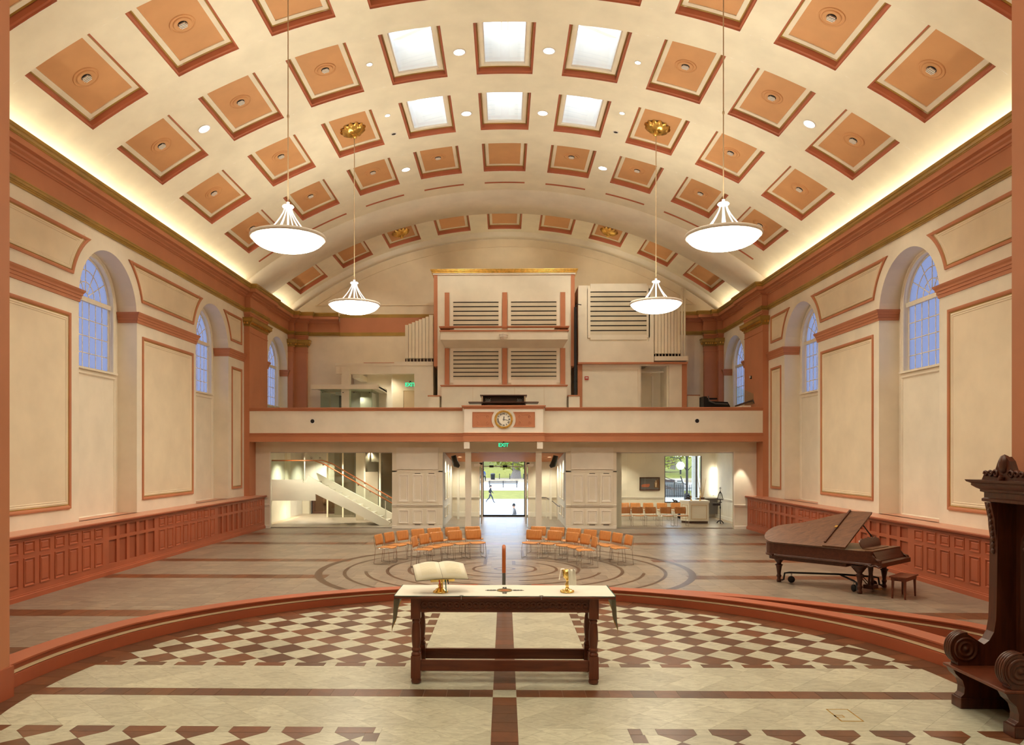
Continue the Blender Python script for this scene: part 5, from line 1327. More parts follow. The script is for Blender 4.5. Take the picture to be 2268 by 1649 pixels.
for k in range(9):
    t = pi*k/8; o.tube([Xb(.03*cos(t), 1.56+.03*sin(t), .01), Xb(.19*cos(t), 1.56+.19*sin(t), .02)], [.008,.02], 6)
obj('carved_shell', o, 'pew_wood', bp_)
# canopy brackets, cornice and crest
for y0 in (.33, -.45):
    br = plate([(.385,1.50),(.378,1.62),(.362,1.74),(.355,1.84),(.335,1.93),(.32,1.995),(.39,1.995),(.39,1.50)], y0+.01, y0+.11, 'canopy_bracket')
    o = MB()
    for k in range(9): 
        t = k/8; o.sphere((.378-.05*t**1.5, y0+.06, 1.52+.45*t), .024-.006*t, 8, 0, 1.3)
    obj('leaf_carving', o, 'pew_wood', br, kind='stuff')
CXp = [(.26,.47),(.26,-.47)]
o = MB(); o.sweep([(.62,.46),(.33,.46),(.33,-.46),(.62,-.46)][::-1], [(0,2.0),(.015,2.005),(.015,2.03),(.0,2.04),(.0,2.09),(.025,2.10),(.025,2.12),(.05,2.135),(.08,2.16),(.08,2.18),(.11,2.195),(.12,2.215),(-.25,2.22)], XYZ); o.box(.335,.615,-.455,.455,2.005,2.2); obj('cornice', o, 'pew_wood', pw)
cr = obj('crest', MB().prism([(-.33,2.215),(-.30,2.26),(-.2,2.28),(-.12,2.32),(-.08,2.40),(-.03,2.44),(.03,2.44),(.08,2.40),(.12,2.32),(.2,2.28),(.30,2.26),(.33,2.215)], lambda a,b,h:(h,a+.12,b), .30, .36), 'pew_wood', pw)
o = MB()
for sg in (-1, 1):
    for q in range(3):
        c0 = .12+sg*(.11+.075*q); R0 = .045-.008*q
        o.tube([(.295, c0+R0*(1-.08*k)*cos(k*.7), 2.275+R0*(1-.08*k)*sin(k*.7)) for k in range(11)], .012, 5)
o.sphere((.31,.12,2.37), .055, 10, 0, 1.7); o.tube([(.29,.12+.02*sin(k),2.26-.03*k) for k in range(5)], [.03,.035,.03,.02,.012], 6); obj('scroll_carving', o, 'pew_wood', cr)

# ================================================================ grand piano
PU, PV_ = Vector((-.7073,.7069)), None
pa = atan2(.75, -.662)
pn = thing('grand_piano', 'dark brown antique grand piano with its front lid section propped open', 'piano', (7.115, 15.365, 0))
U = Vector((-.662,.75)).normalized(); V = Vector((.75,.662)).normalized()
def L3(u, v, z): return (u*U.x+v*V.x, u*U.y+v*V.y, z)
def Lp(a, b, h): return L3(a, b, h)
def outline(off=0.0, u0=-.30):
    pts = [(u0,-.17-off)]
    pts += [(1.75,-.17-off)]
    pts += [(2.05+off+0*k, 0) for k in ()]
    for k in range(9):
        t = -pi/2+pi*k/8*.92; pts.append((1.75+(.33+off)*cos(t), .18+(.35+off)*sin(t)))
    pts += [(1.50,.64+off),(1.25,.80+off),(1.02,.98+off),(.80,1.12+off),(.60,1.19+off),(.40,1.20+off),(u0,1.20+off)]
    return pts
o = MB(); o.prism(outline(), Lp, .60, .875); case = obj('case', o, 'piano_wood', pn)
o = MB(); o.sweep(outline()[:-1][::-1] if False else outline(), [(0,.60),(-.012,.60),(-.016,.615),(-.008,.63),(-.014,.635),(-.0,.645)], Lp); obj('case_molding', o, 'piano_wood', case)
o = MB(); o.prism(outline(-.06, .22), Lp, .52, .60); obj('bottom_frame', o, 'piano_wood', case)
# whole lid raised on its bass-side hinge, front flap folded back on top of it
th = radians(27.5); h0 = Vector((0,-.18,.885))
def Lr(a, b, h): return L3(a, h0.y+b*cos(th)-h*sin(th), h0.z+b*sin(th)+h*cos(th))
o = MB(); o.prism([(u, v+.18) for u, v in outline(.02, .21)], Lr, 0, .022); bevel(obj('lid', o, 'piano_lid', pn), .005)
o = MB(); o.prism([(.20,.0),(.67,.0),(.67,1.40),(.20,1.40)], Lr, .024, .046); fl = obj('front_flap', o, 'piano_lid', pn)
o = MB(); o.prism([(.64,.10),(.675,.10),(.675,1.40),(.64,1.40)], Lr, .046, .075); obj('edge_batten', o, 'piano_wood', fl)
o = MB(); o.prism([(.635,.66),(.69,.66),(.69,.73),(.635,.73)], Lr, .075, .085); obj('latch_plate', o, 'brass', fl)
for k in range(7):
    o = MB(); o.sphere(Lr(.205, .15+.19*k, .03), .010, 6); obj('hinge_stud', o, 'brass', fl)
o = MB(); o.tube([Lr(.23,.95,-.0), L3(.05,1.0,.88)], .013, 6); obj('prop_stick', o, 'black', pn)
# open front: plate, music desk, fallboard, key slip, cheeks
o = MB(); o.prism([(-.24,-.11),(.66,-.11),(.66,1.12),(-.24,1.12)], Lp, .80, .8765); obj('tuning_plate', o, 'bronze', pn)
o = MB(); o.prism([(-.30,-.14),(-.16,-.14),(-.16,1.18),(-.30,1.18)], Lp, .876, .886); obj('front_shelf', o, 'piano_lid', pn)
def Ld(a, b, h): return L3(-.02+b*.35+h, a, .885+b)
o = MB(); dk = [(.12,0),(.92,0),(.98,.06),(.99,.13),(.95,.17),(.90,.165),(.85,.20),(.76,.18),(.68,.20),(.60,.185),(.52,.215),(.44,.185),(.36,.20),(.28,.18),(.19,.20),(.14,.165),(.09,.17),(.05,.13),(.06,.06)]
o.prism(dk, Ld, 0, .018); md = obj('music_desk', o, 'piano_wood', pn); o = MB(); o.prism([(.12,-.0),(.92,0),(.92,.012),(.12,.012)], lambda a,b,h: L3(-.02-h, a, .885+b), 0, .16); obj('desk_shelf', o, 'piano_lid', md)
o = MB(); o.prism([(-.30,.86),(-.36,.76),(-.40,.70),(-.40,.66),(-.28,.66),(-.28,.86)], lambda a,b,h: L3(a,h,b), -.10, 1.13); obj('fallboard', o, 'piano_wood', pn)
o = MB(); o.prism([(-.50,.585),(-.50,.675),(-.36,.69),(-.28,.69),(-.28,.585)], lambda a,b,h: L3(a,h,b), -.17, 1.20); bevel(obj('key_bed', o, 'piano_wood', pn), .008)
for v in (-.17, 1.14):
    ck_ = obj('cheek', MB().prism([(-.30,.875),(-.305,.80),(-.35,.755),(-.40,.73),(-.46,.72),(-.48,.67),(-.28,.66),(-.28,.875)], lambda a,b,h: L3(a,h,b), v, v+.06), 'piano_wood', pn)
    o = MB(); o.tube([L3(-.32+.0*k-.02*k, v-.005, .80-.018*k+.012*sin(k*1.4)) for k in range(8)], .012, 6); o.tube([L3(-.18-.05*k, v-.008, .60+.02*sin(k*2.1)) for k in range(7)], .018, 6); obj('scroll_carving', o, 'piano_wood', ck_)
def pleg(): 
    m = MB(); m.lathe([(.035,0),(.05,.01),(.05,.05),(.036,.07),(.04,.10),(.055,.13),(.05,.15),(.038,.17),(.048,.25),(.062,.34),(.07,.36),(.085,.37),(.08,.385),(.05,.395),(.05,.42),(.075,.45),(.10,.49),(.12,.51),(.12,.53),(.15,.535),(.15,.575)], 20); return m.mesh('leg', ['piano_wood'])
PL = pleg()
for u, v in ((0,0),(0,1.144),(1.80,.13)):
    l = sub('leg', PL, pn); l.location = L3(u,v,0)
# lyre and pedals
o = MB()
for q in (-.07, .07): o.tube([L3(.0,.5+q,.56), L3(.0,.5+q*.7,.35), L3(-.0,.5+q*1.2,.12)], [.035,.022,.03], 8)
o.prism([(-.10,.38),(.10,.38),(.10,.62),(-.10,.62)], Lp, .05, .13); ly = obj('pedal_lyre', o, 'piano_wood', pn)
for q in (-.06, .06): obj('pedal', MB().prism([(-.22,.5+q-.02),(-.08,.5+q-.02),(-.08,.5+q+.02),(-.22,.5+q+.02)], Lp, .05, .065), 'brass', ly)
o = MB(); o.tube([L3(.05,.45,.13), L3(.45,.45,.55)], .01, 6); o.tube([L3(.05,.56,.13), L3(.5,.6,.55)], .01, 6); obj('lyre_brace', o, 'piano_wood', ly)
# piano truck (Y-frame) with three wheels
tk = thing('piano_truck', 'dark metal three-armed truck with wheels under the grand piano', 'dolly', (7.115, 15.365, 0))
ctr = (.62, .45)
for (u, v), (wu, wv) in (((0,0),(-.04,-.20)),((0,1.144),(.02,1.34)),((1.80,.13),(1.50,.06))):
    d = Vector((u-ctr[0], v-ctr[1])); d.normalize(); e = (u-d.x*.10, v-d.y*.10)
    o = MB(); o.tube([L3(ctr[0],ctr[1],.27), L3(e[0]-d.x*.12,e[1]-d.y*.12,.22), L3(e[0]-d.x*.02,e[1]-d.y*.02,.20), L3(e[0]-d.x*.0,e[1]-d.y*.0,.06), L3(u-d.x*.055,v-d.y*.055,.045)], .02, 8); ar = obj('arm', o, 'black_iron', tk)
    nv = Vector((-d.y, d.x)); c = (u-d.x*.26+nv.x*.0, v-d.y*.26) if u > 1 else (u-d.x*.22+nv.x*.0, v-d.y*.22)
    o = MB(); p = Vector(L3(c[0], c[1], .075)); dd_ = Vector(L3(nv.x, nv.y, 0)); o.T = Matrix.Translation(p) @ dd_.to_track_quat('Z','Y').to_matrix().to_4x4(); o.lathe([(.03,-.02),(.07,-.02),(.074,-.01),(.074,.01),(.07,.02),(.03,.02)], 20); obj('wheel', o, 'black', ar)
    o = MB(); o.tube([tuple(p), L3(c[0], c[1], .20)], .014, 6); obj('caster_fork', o, 'steel', ar)
bn = thing('piano_bench', 'small mahogany piano bench with tapered legs beside the grand piano', 'bench', (7.80, 15.0, 0))
a1 = Vector((8.121-7.681, 15.14-14.70)).normalized(); a2 = Vector((-a1.y, a1.x))
def Lb(a, b, h): return (a*a1.x+b*a2.x, a*a1.y+b*a2.y, h)
o = MB(); o.prism([(-.34,-.16),(.34,-.16),(.34,.16),(-.34,.16)], Lb, .405, .43); bevel(obj('seat', o, 'mahogany', bn), .005)
o = MB(); o.prism([(-.31,-.135),(.31,-.135),(.31,.135),(-.31,.135)], Lb, .345, .405); obj('apron', o, 'mahogany', bn)
for i in (-1, 1):
    for j in (-1, 1):
        o = MB(); q = lambda w, z: [Lb(i*.30-i*w*k1, j*.128-j*w*k2, z) for k1, k2 in ((0,0),(1,0),(1,1),(0,1))]; o.add(q(.024,0)+q(.045,.405), [(0,1,2,3),(4,5,6,7),(0,1,5,4),(1,2,6,5),(2,3,7,6),(3,0,4,7)]); obj('leg', o, 'mahogany_vertical', bn)

# ================================================================ chairs
def curved_sheet(w, rows, th, curve, n=8):
    """rows: list of (y,z) centre line; sheet bowed by curve across the width"""
    m = MB(); k = len(rows); top = []; 
    for (y, z, ny, nz, ww) in rows:
        for i in range(n+1):
            t = 2*i/n-1; c = curve*t*t; top.append((t*ww/2, y+ny*c, z+nz*c))
    bot = []
    for r, (y, z, ny, nz, ww) in enumerate(rows):
        for i in range(n+1):
            x, yy, zz = top[r*(n+1)+i]; bot.append((x, yy-ny*th, zz-nz*th))
    N = n+1; fs = [(r*N+i, r*N+i+1, (r+1)*N+i+1, (r+1)*N+i) for r in range(k-1) for i in range(n)]
    M = k*N; fs += [(M+r*N+i, M+(r+1)*N+i, M+(r+1)*N+i+1, M+r*N+i+1) for r in range(k-1) for i in range(n)]
    fs += [(i, M+i, M+i+1, i+1) for i in range(n)]+[((k-1)*N+i, (k-1)*N+i+1, M+(k-1)*N+i+1, M+(k-1)*N+i) for i in range(n)]
    fs += [(r*N, (r+1)*N, M+(r+1)*N, M+r*N) for r in range(k-1)]+[(r*N+n, M+r*N+n, M+(r+1)*N+n, (r+1)*N+n) for r in range(k-1)]
    m.add(top+bot, fs, 0, True); return m
# chair faces -y; back top near y=+.02
seat_m = curved_sheet(.44, [(-.43,.405,0,1,.40),(-.41,.425,0,1,.43),(-.30,.425,0,1,.44),(-.15,.415,0,1,.43),(-.04,.42,0,1,.41)], .014, .012).mesh('seat', ['chair_wood'])
back_m = curved_sheet(.44, [(-.005,.475,-1,.1,.415),(.005,.53,-1,.15,.44),(.02,.64,-1,.15,.45),(.04,.71,-1,.2,.44),(.046,.735,-1,.2,.40)], .013, .035).mesh('backrest', ['chair_wood'])
def side_frame(s):
    m = MB(); x = s*.225
    m.tube([(x*.98,.035,.70),(x,.0,.46),(x,-.02,.40),(x,.02,.02),(x,.03,.012),(x,-.40,.012),(x,-.41,.02),(x*.99,-.39,.30),(x*.97,-.37,.408),(x*.97,-.04,.402)], .0065, 6); return m.mesh('side_frame', ['chrome'])
SFm = [side_frame(-1), side_frame(1)]
m = MB(); m.tube([(-.22,-.36,.40),(.22,-.36,.40)], .006, 6); m.tube([(-.22,-.06,.398),(.22,-.06,.398)], .006, 6); CBm = m.mesh('crossbar', ['chrome'])
def make_chair(label, group):
    t = thing('stacking_chair', label, 'chair', (0,0,0), 0, group)
    sub('seat', seat_m, t); sub('backrest', back_m, t); sub('side_frame', SFm[0], t); sub('side_frame', SFm[1], t); sub('crossbar', CBm, t); return t
first = None
ORD = ['first', 'second', 'third', 'fourth', 'fifth', 'sixth', 'seventh']
LCY = 18.6
rows = [('left','front',[(-2.3,19.05),(-2.12,19.69),(-1.83,20.21),(-1.37,20.62),(-.87,20.86)]),('left','rear',[(-3.28,19.53),(-3.09,20.11),(-2.8,20.60),(-2.43,21.05),(-2.0,21.39),(-1.5,21.67),(-.93,21.86)]),
        ('right','front',[(.82,20.87),(1.38,20.65),(1.82,20.19),(2.12,19.7),(2.28,19.0)]),('right','rear',[(.98,21.87),(1.51,21.69),(1.96,21.35),(2.38,20.98),(2.74,20.54),(3.0,20.07),(3.21,19.51)])]
proto = make_chair('', '')
used = False
for sd, rw_, pts in rows:
    seq = pts if sd == 'right' else pts[::-1]
    for i, (x, y) in enumerate(seq):
        a = atan2(y-LCY, x)      # outward angle
        rz = a-pi/2; d = .035
        px, py = x-d*cos(a), y-d*sin(a)
        lab = 'wooden chair, %s from the aisle in the %s arc of the %s group' % (ORD[i], rw_, sd)
        grp = 'stacking chairs around the labyrinth'
        if not used: c = proto; c.location = (px, py, 0); c.rotation_euler = (0,0,rz); c['label'] = lab; c['group'] = grp; used = True
        else: c = dup(proto, (px, py, 0), rz, lab, grp)
for rw_, y, xs in (('front', 30.35, [4.78,5.28,5.80,6.40,6.98]), ('rear', 33.0, [5.17,5.65,6.21,6.80,7.40])):
    for i, x in enumerate(xs):
        dup(proto, (x, y, 0), radians(-3+1.5*i), 'wooden chair behind the right glass, %s from left in the %s chapel row' % (ORD[i], rw_), 'stacking chairs in the chapel')
# chapel furniture ----------------------------------------------------------
ca = thing('chapel_altar', 'small cream panelled altar cabinet with a marble top in the chapel', 'altar', (7.85, 31.6, 0))
hexp = [(-.55,.10),(-.28,-.28),(.52,-.28),(.52,.45),(-.40,.45)]
o = MB(); o.prism([(a*.93,b*.93) for a,b in hexp], XYZ, 0, .09); obj('plinth', o, 'dark_wood', ca)
o = MB(); o.prism(hexp, XYZ, .09, .84); obj('body', o, 'white_trim', ca); o = MB(); o.prism([(a*1.06,b*1.06) for a,b in hexp], XYZ, .84, .93); bevel(obj('marble_top', o, 'marble', ca), .01)
o = MB(); o.sweep([(-.2,.17),(.44,.17),(.44,.76),(-.2,.76)], [(0,0),(0,.012),(.02,.012),(.025,0)], lambda a,b,h:(a,-.28-h,b), True); obj('panel_molding', o, 'tan_trim', ca)
e0 = Vector((-.55,.10)); e1 = Vector((-.28,-.28)); ed = (e1-e0); el = ed.length; ed.normalize(); en = Vector((ed.y,-ed.x)) 
o = MB(); o.sweep([(.07,.17),(el-.07,.17),(el-.07,.76),(.07,.76)], [(0,0),(0,.012),(.02,.012),(.025,0)], lambda a,b,h:(e0.x+ed.x*a+en.x*h, e0.y+ed.y*a+en.y*h, b), True); obj('panel_molding', o, 'tan_trim', ca)
o = MB(); o.tube([(e0.x+ed.x*el/2+en.x*.02, e0.y+ed.y*el/2+en.y*.02, z) for z in (.36,.56)], .012, 6); o.tube([(e0.x+ed.x*(el/2+k)+en.x*.02, e0.y+ed.y*(el/2+k)+en.y*.02, .5) for k in (-.05,.05)], .012, 6); obj('brass_cross', o, 'brass', ca)
for x, y, lab in ((-.16,-.1,'left'),(.20,-.12,'right')):
    t = thing('candlestick', 'small gilt candlestick on the %s of the chapel altar' % lab, 'candlestick', (7.85+x, 31.6+y, .93)); o = MB(); o.lathe([(.05,0),(.05,.01),(.015,.03),(.012,.10),(.03,.13),(.02,.15),(.035,.18),(.035,.185)], 14); obj('stick', o, 'gilt', t); o = MB(); o.lathe([(.012,.185),(.012,.30),(.0,.31)], 8); obj('candle', o, 'linen', t)
vs_ = thing('vase', 'tall dark vase of bare branches beside the chapel window', 'vase', (8.42, 32.6, 0)); o = MB(); o.lathe([(.09,0),(.12,.3),(.14,.75),(.10,.95),(.11,1.0)], 16); obj('pot', o, 'dark_wood', vs_)
for k in range(9):
    a = k*.7; o = MB(); o.tube([(.02*cos(a),.02*sin(a),.95),(.10*cos(a),.08*sin(a),1.3),(.16*cos(a)+.05*sin(k),.10*sin(a),1.75+.05*(k % 3))], [.012,.009,.004], 5); obj('branch', o, 'tan_trim', vs_)
ts_ = thing('lamp_stand', 'dark wrought stand with a pierced finial beside the chapel altar', 'stand', (8.80, 31.2, 0)); o = MB()
o.lathe([(.03,.06),(.02,.12),(.018,.60),(.03,.64),(.03,.68),(.018,.72),(.02,1.0)], 12)
for k in range(3): a = 2*pi*k/3+.3; o.tube([(0,0,.14),(.08*cos(a),.08*sin(a),.10),(.15*cos(a),.15*sin(a),.02)], .022, 6)
obj('stem', o, 'black_iron', ts_); o = MB(); 
for z, r in ((.98,.13),(.86,.07)): o.lathe([(r,z),(r,z+.02),(r*.8,z+.03)], 12)
for k in range(6): a = pi*k/3; o.tube([(.12*cos(a),.12*sin(a),1.0),(.07*cos(a),.07*sin(a),1.2),(0,0,1.34)], .01, 5)
o.tube([(0,0,1.34),(0,0,1.5)], .01, 5); o.tube([(-.05,0,1.45),(.05,0,1.45)], .01, 5); obj('pierced_top', o, 'black_iron', ts_); obj('side_bracket', bx(-.30,.0,-.05,.05,.74,.84), 'black_iron', ts_)
rd = thing('radiator', 'grey metal radiator grille panel on the right chapel wall', 'radiator', (9.08, 34.35, 0)); obj('cover', bx(-.45,.45,-.08,.08,.16,.86), 'dark_grey', rd); obj('top', bx(-.48,.48,-.1,.1,.86,.89), 'vent_white', rd)
st_ = thing('stroller', 'black folded stroller standing behind the chapel chairs', 'stroller', (7.98, 33.75, 0)); o = MB(); o.tube([(-.55,0,.85),(-.4,0,.7),(-.3,0,.3),(-.2,0,.1)], .03, 6); o.tube([(.1,0,1.05),(-.05,0,.75),(-.25,0,.45)], .018, 6); o.tube([(.1,0,1.05),(.2,0,1.0),(.28,0,.6),(.3,0,.15)], .03, 6); obj('frame', o, 'black', st_); o = MB(); o.sphere((.12,0,.7), .2, 12, 0, 1.4); o.sphere((-.42,0,.62), .14, 10, 0, 1.5); obj('hood', o, 'black', st_)
for x in (-.25, .28): o = MB(); o.T = Matrix.Translation((x,-.05,.12)) @ RX90; o.lathe([(.05,0),(.12,0),(.12,.04),(.05,.04)], 16); obj('wheel', o, 'black', st_)
# ================================================================ pendants and recessed lights
def pendant(x, y, label, zr=7.13, R=.74):
    t = thing('pendant_light', label, 'pendant light', (x, y, zr), 0, 'bowl pendants of the nave')
    o = MB(); n = 10; prof = [(R*.955*cos(pi/2*k/n*1.0), -.285*sin(pi/2*k/n)) for k in range(n)]+[(0.0,-.285)]; prof = prof[::-1]
    o.lathe(prof, 48, cap=False); obj('glass_bowl', o, 'bowl_light', t)
    o = MB(); o.lathe([(R*.93,-.035),(R*.99,-.04),(R*1.01,-.02),(R*1.01,.01),(R*.99,.03),(R*.95,.03),(R*.93,.01)], 48, cap=False); obj('rim', o, 'vent_white', t)
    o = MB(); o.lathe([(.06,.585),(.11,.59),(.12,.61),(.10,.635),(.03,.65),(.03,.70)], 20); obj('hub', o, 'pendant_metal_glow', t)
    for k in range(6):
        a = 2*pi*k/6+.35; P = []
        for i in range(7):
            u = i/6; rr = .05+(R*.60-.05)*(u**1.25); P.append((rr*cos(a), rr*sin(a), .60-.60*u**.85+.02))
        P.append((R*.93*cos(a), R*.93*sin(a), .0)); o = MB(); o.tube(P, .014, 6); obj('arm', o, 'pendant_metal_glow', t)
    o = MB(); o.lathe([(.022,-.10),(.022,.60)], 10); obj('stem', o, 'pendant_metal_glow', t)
    a = math.asin(x/RV); zt = ZV+(RV)*cos(a)-.12-zr
    o = MB(); o.tube([(0,0,.66),(0,0,zt)], .012, 8); o.lathe([(.02,0),(.025,.03),(.02,.06)], 10, (0,0,.66+(zt-.66)*.42)); obj('rod', o, 'tan_trim', t)
    return t
pendant(-4.33, 15.13, 'large glowing bowl pendant on a thin rod, near the viewer at left'); pendant(4.33, 15.13, 'large glowing bowl pendant on a thin rod, near the viewer at right')
pendant(-4.33, 21.83, 'glowing bowl pendant hanging in front of the lift lobby at left, farther away'); pendant(4.33, 21.83, 'glowing bowl pendant hanging in front of the louvred swell box, farther away')
def on_vault(px, py):
    """where a picture ray meets the vault"""
    a = (px-1086.64)/F_PX; b = -(py-1009.99)/F_PX; yw = .01838
    d = Vector((a*cos(yw)-sin(yw), a*sin(yw)+cos(yw), b)); h = 2.75-ZV
    A = d.x**2+d.z**2; B = 2*h*d.z; C = h*h-RV*RV; s = (-B+sqrt(B*B-4*A*C))/(2*A); return atan2(d.x*s, h+d.z*s), d.y*s
m = MB(); m.lathe([(.165,.02),(.165,-.012),(.15,-.018),(.13,-.01),(.13,.05)], 28, cap=False); RINGM = m.mesh('trim_ring', ['vent_white'])
m = MB(); m.lathe([(.14,-.008),(.0,-.008)], 24, cap=False); LENSM = m.mesh('lens', ['lamp_disc'])
m = MB(); m.lathe([(.085,.01),(.085,-.012),(.065,-.016),(.06,.03)], 24, cap=False); RINGS_ = m.mesh('trim_ring', ['vent_white'])
m = MB(); m.lathe([(.062,-.006),(.0,-.006)], 20, cap=False); STAR = m.mesh('lens', ['star_light']); m = MB(); m.lathe([(.066,-.008),(.0,-.008)], 20, cap=False); DARK = m.mesh('lens', ['black'])
SPOTS = []
def down(px, py, kind, label):
    ang, y = on_vault(px, py); p = VP(ang, y, RV-.003)
    t = thing('recessed_light', label, 'recessed light', p, 0, 'recessed lights in the vault'); t.rotation_euler = (0, ang, 0)
    a, b = {'disc': (RINGM, LENSM), 'star': (RINGS_, STAR), 'dark': (RINGS_, DARK)}[kind]
    sub('trim_ring', a, t); sub('lens', b, t); SPOTS.append((p, kind))
down(1017,115,'disc','white recessed light left of the middle skylight, nearer row'); down(1216,112,'disc','white recessed light right of the middle skylight, nearer row')
down(1033,251,'disc','white recessed light left of the middle skylight, farther row'); down(1202,250,'disc','white recessed light right of the middle skylight, farther row')
down(899,375,'disc','white recessed light left of the third coffer row, near the arch'); down(1335,372,'disc','white recessed light right of the third coffer row, near the arch')
down(452,285,'disc','white recessed light low on the left slope of the vault'); down(1793,274,'disc','white recessed light low on the right slope of the vault')
down(818,142,'star','brilliant spotlight left of the nearer skylight row'); down(1413,138,'star','brilliant spotlight right of the nearer skylight row')
down(858,255,'star','brilliant spotlight left of the farther skylight row'); down(1378,250,'star','brilliant spotlight right of the farther skylight row')
down(872,296,'dark','small unlit black spotlight left of the farther skylights'); down(1364,292,'dark','small unlit black spotlight right of the farther skylights')
# ================================================================ outside: street, park, people
ZG = -1.95
ent_ = struct('pavement', bx(-14, 22, 35.2, 84, ZG-.1, ZG), 'pavement')
st2 = MB()
for k in range(12): st2.box(-3, 3, 34.82+.32*k, 34.82+.32*(k+1), ZG-.1, -.03-.16*k)
struct('steps_outside', st2, 'pavement')
gl = struct('lawn_strip', bx(-40, 60, 84, 104, ZG-.1, ZG+.03), 'grass')
struct('park_path', bx(-40, 60, 104, 128, ZG-.1, ZG+.32), 'pavement'); struct('leaf_litter_strip', bx(-40, 60, 128, 138, ZG, ZG+.75), 'leaf_litter')
o = MB(); vs = []
for i in range(13):
    for j in range(9):
        x = -60+12*i; y = 138+6*j; vs.append((x, y, ZG+.7+4.2*(j/8)**1.2+.4*sin(x*.12)+.25*sin(y*.3)))
o.add(vs, [(i*9+j,(i+1)*9+j,(i+1)*9+j+1,i*9+j+1) for i in range(12) for j in range(8)], 0, True); struct('park_hill', o, 'grass')
def tree(x, y, z, h, r, label, seed, trunk_r):
    rnd = random.Random(seed); t = thing('park_tree', label, 'tree', (x, y, z))
    o = MB(); o.tube([(0,0,-.3),(.02*h,0,h*.1),(0,.02*h,h*.3),(.03*h,0,h*.6)], [trunk_r*1.5,trunk_r,trunk_r*.8,trunk_r*.4], 10)
    for k in range(9):
        a = rnd.uniform(0, 2*pi); z0 = h*rnd.uniform(.3,.55); o.tube([(0,0,z0),(r*.5*cos(a),r*.5*sin(a),z0+h*.12),(r*.95*cos(a),r*.95*sin(a),z0+h*rnd.uniform(.1,.3))], [trunk_r*.35,trunk_r*.2,.03], 6)
    obj('trunk', o, 'bark', t)
    vs = []; fs = []
    for k in range(2600):
        a = rnd.uniform(0, 2*pi); u = rnd.uniform(-1, 1); q = rnd.random()**.4; px_ = r*q*sqrt(1-u*u)*cos(a); py_ = r*q*sqrt(1-u*u)*sin(a); pz = h*.52+h*.40*q*u
        s = rnd.uniform(.12,.3)*r/4; v1 = Vector((rnd.uniform(-1,1),rnd.uniform(-1,1),rnd.uniform(-1,1))).normalized()*s; v2 = v1.orthogonal().normalized()*s*.6; c = Vector((px_,py_,pz)); n = len(vs)
        vs += [tuple(c-v1), tuple(c+v2), tuple(c+v1), tuple(c-v2)]; fs.append((n,n+1,n+2,n+3))
    o = MB(); o.add(vs, fs); obj('foliage', o, 'leaf', t, kind='stuff')
tree(1.9, 136, -1.2, 12, 6.5, 'broad park tree with a thick grey trunk seen through the entrance', 3, .75); tree(-7, 165, 2.2, 11, 7, 'leafy tree farther up the park slope left of the entrance view', 5, .5); tree(9, 175, 3, 12, 8, 'leafy tree on the park slope right of the entrance view', 9, .5)
tree(22, 120, -1.4, 11, 6, 'yellow-green tree seen at the left of the chapel window', 12, .35); tree(33, 150, 0.5, 12, 7, 'distant tree behind the lamp globe of the chapel window', 15, .4)
# low park posts
pm = MB(); pm.box(-.06, .06, -.06, .06, 0, .9); PM = pm.mesh('post_shaft', ['black_iron'])
for i, x in enumerate((-5.0,-3.4,-.9,.9,3.3,5.2)):
    t = thing('park_post', 'thin dark park post, %s from the left behind the benches' % ORD[i], 'post', (x, 132, ZG+.7), 0, 'dark posts along the park lawn'); sub('post_shaft', PM, t); o = MB(); o.sphere((0,0,.92), .08, 8); obj('cap', o, 'black_iron', t)
tr_ = thing('litter_bin', 'black litter bin standing on the park verge', 'bin', (-2.0, 129, ZG+.75)); o = MB(); o.lathe([(.33,0),(.38,.8),(.40,.9),(.36,.95)], 14); obj('body', o, 'black', tr_); o = MB(); o.lathe([(.40,.95),(.3,1.08),(0,1.1)], 14); obj('lid', o, 'dark_grey', tr_)
def bench2(x, y, z, lab, w=3.6):
    t = thing('park_bench', lab, 'bench', (x, y, z)); 
    for k in range(3): obj('slat', bx(-w/2, w/2, -.28+.2*k, -.12+.2*k, .42, .47), 'dark_grey', t)
    for k in range(2): obj('slat', bx(-w/2, w/2, -.36, -.31, .58+.2*k, .72+.2*k), 'dark_grey', t)
    for xx in (-w/2+.2, 0, w/2-.2): obj('leg', bx(xx-.05, xx+.05, -.36, .28, 0, .44), 'black_iron', t); obj('upright', bx(xx-.05, xx+.05, -.40, -.34, .4, .95), 'black_iron', t)
bench2(-5.6, 106, ZG+.32, 'park bench cut by the left door leaf'); bench2(-.2, 107, ZG+.32, 'empty park bench in the middle of the entrance view', 4.2); bench2(5.2, 107, ZG+.32, 'park bench with a person seated on it', 4.2)
lp = thing('park_lamp', 'slim dark lamp post standing on the park path', 'lamp post', (-4.6, 112, ZG+.32)); o = MB(); o.tube([(0,0,0),(0,0,4.2)], [.12,.08], 8); obj('pole', o, 'black_iron', lp); o = MB(); o.tube([(-.6,0,3.2),(.6,0,2.9)], .07, 6); obj('arm', o, 'black_iron', lp)
lp = thing('park_lamp', 'slim grey post rising behind the seated person', 'lamp post', (3.9, 118, ZG+.32)); o = MB(); o.tube([(0,0,0),(0,0,5)], [.14,.10], 8); obj('pole', o, 'dark_grey', lp); obj('base', MB().lathe([(.25,0),(.2,.4),(.12,.5)], 10), 'dark_grey', lp)
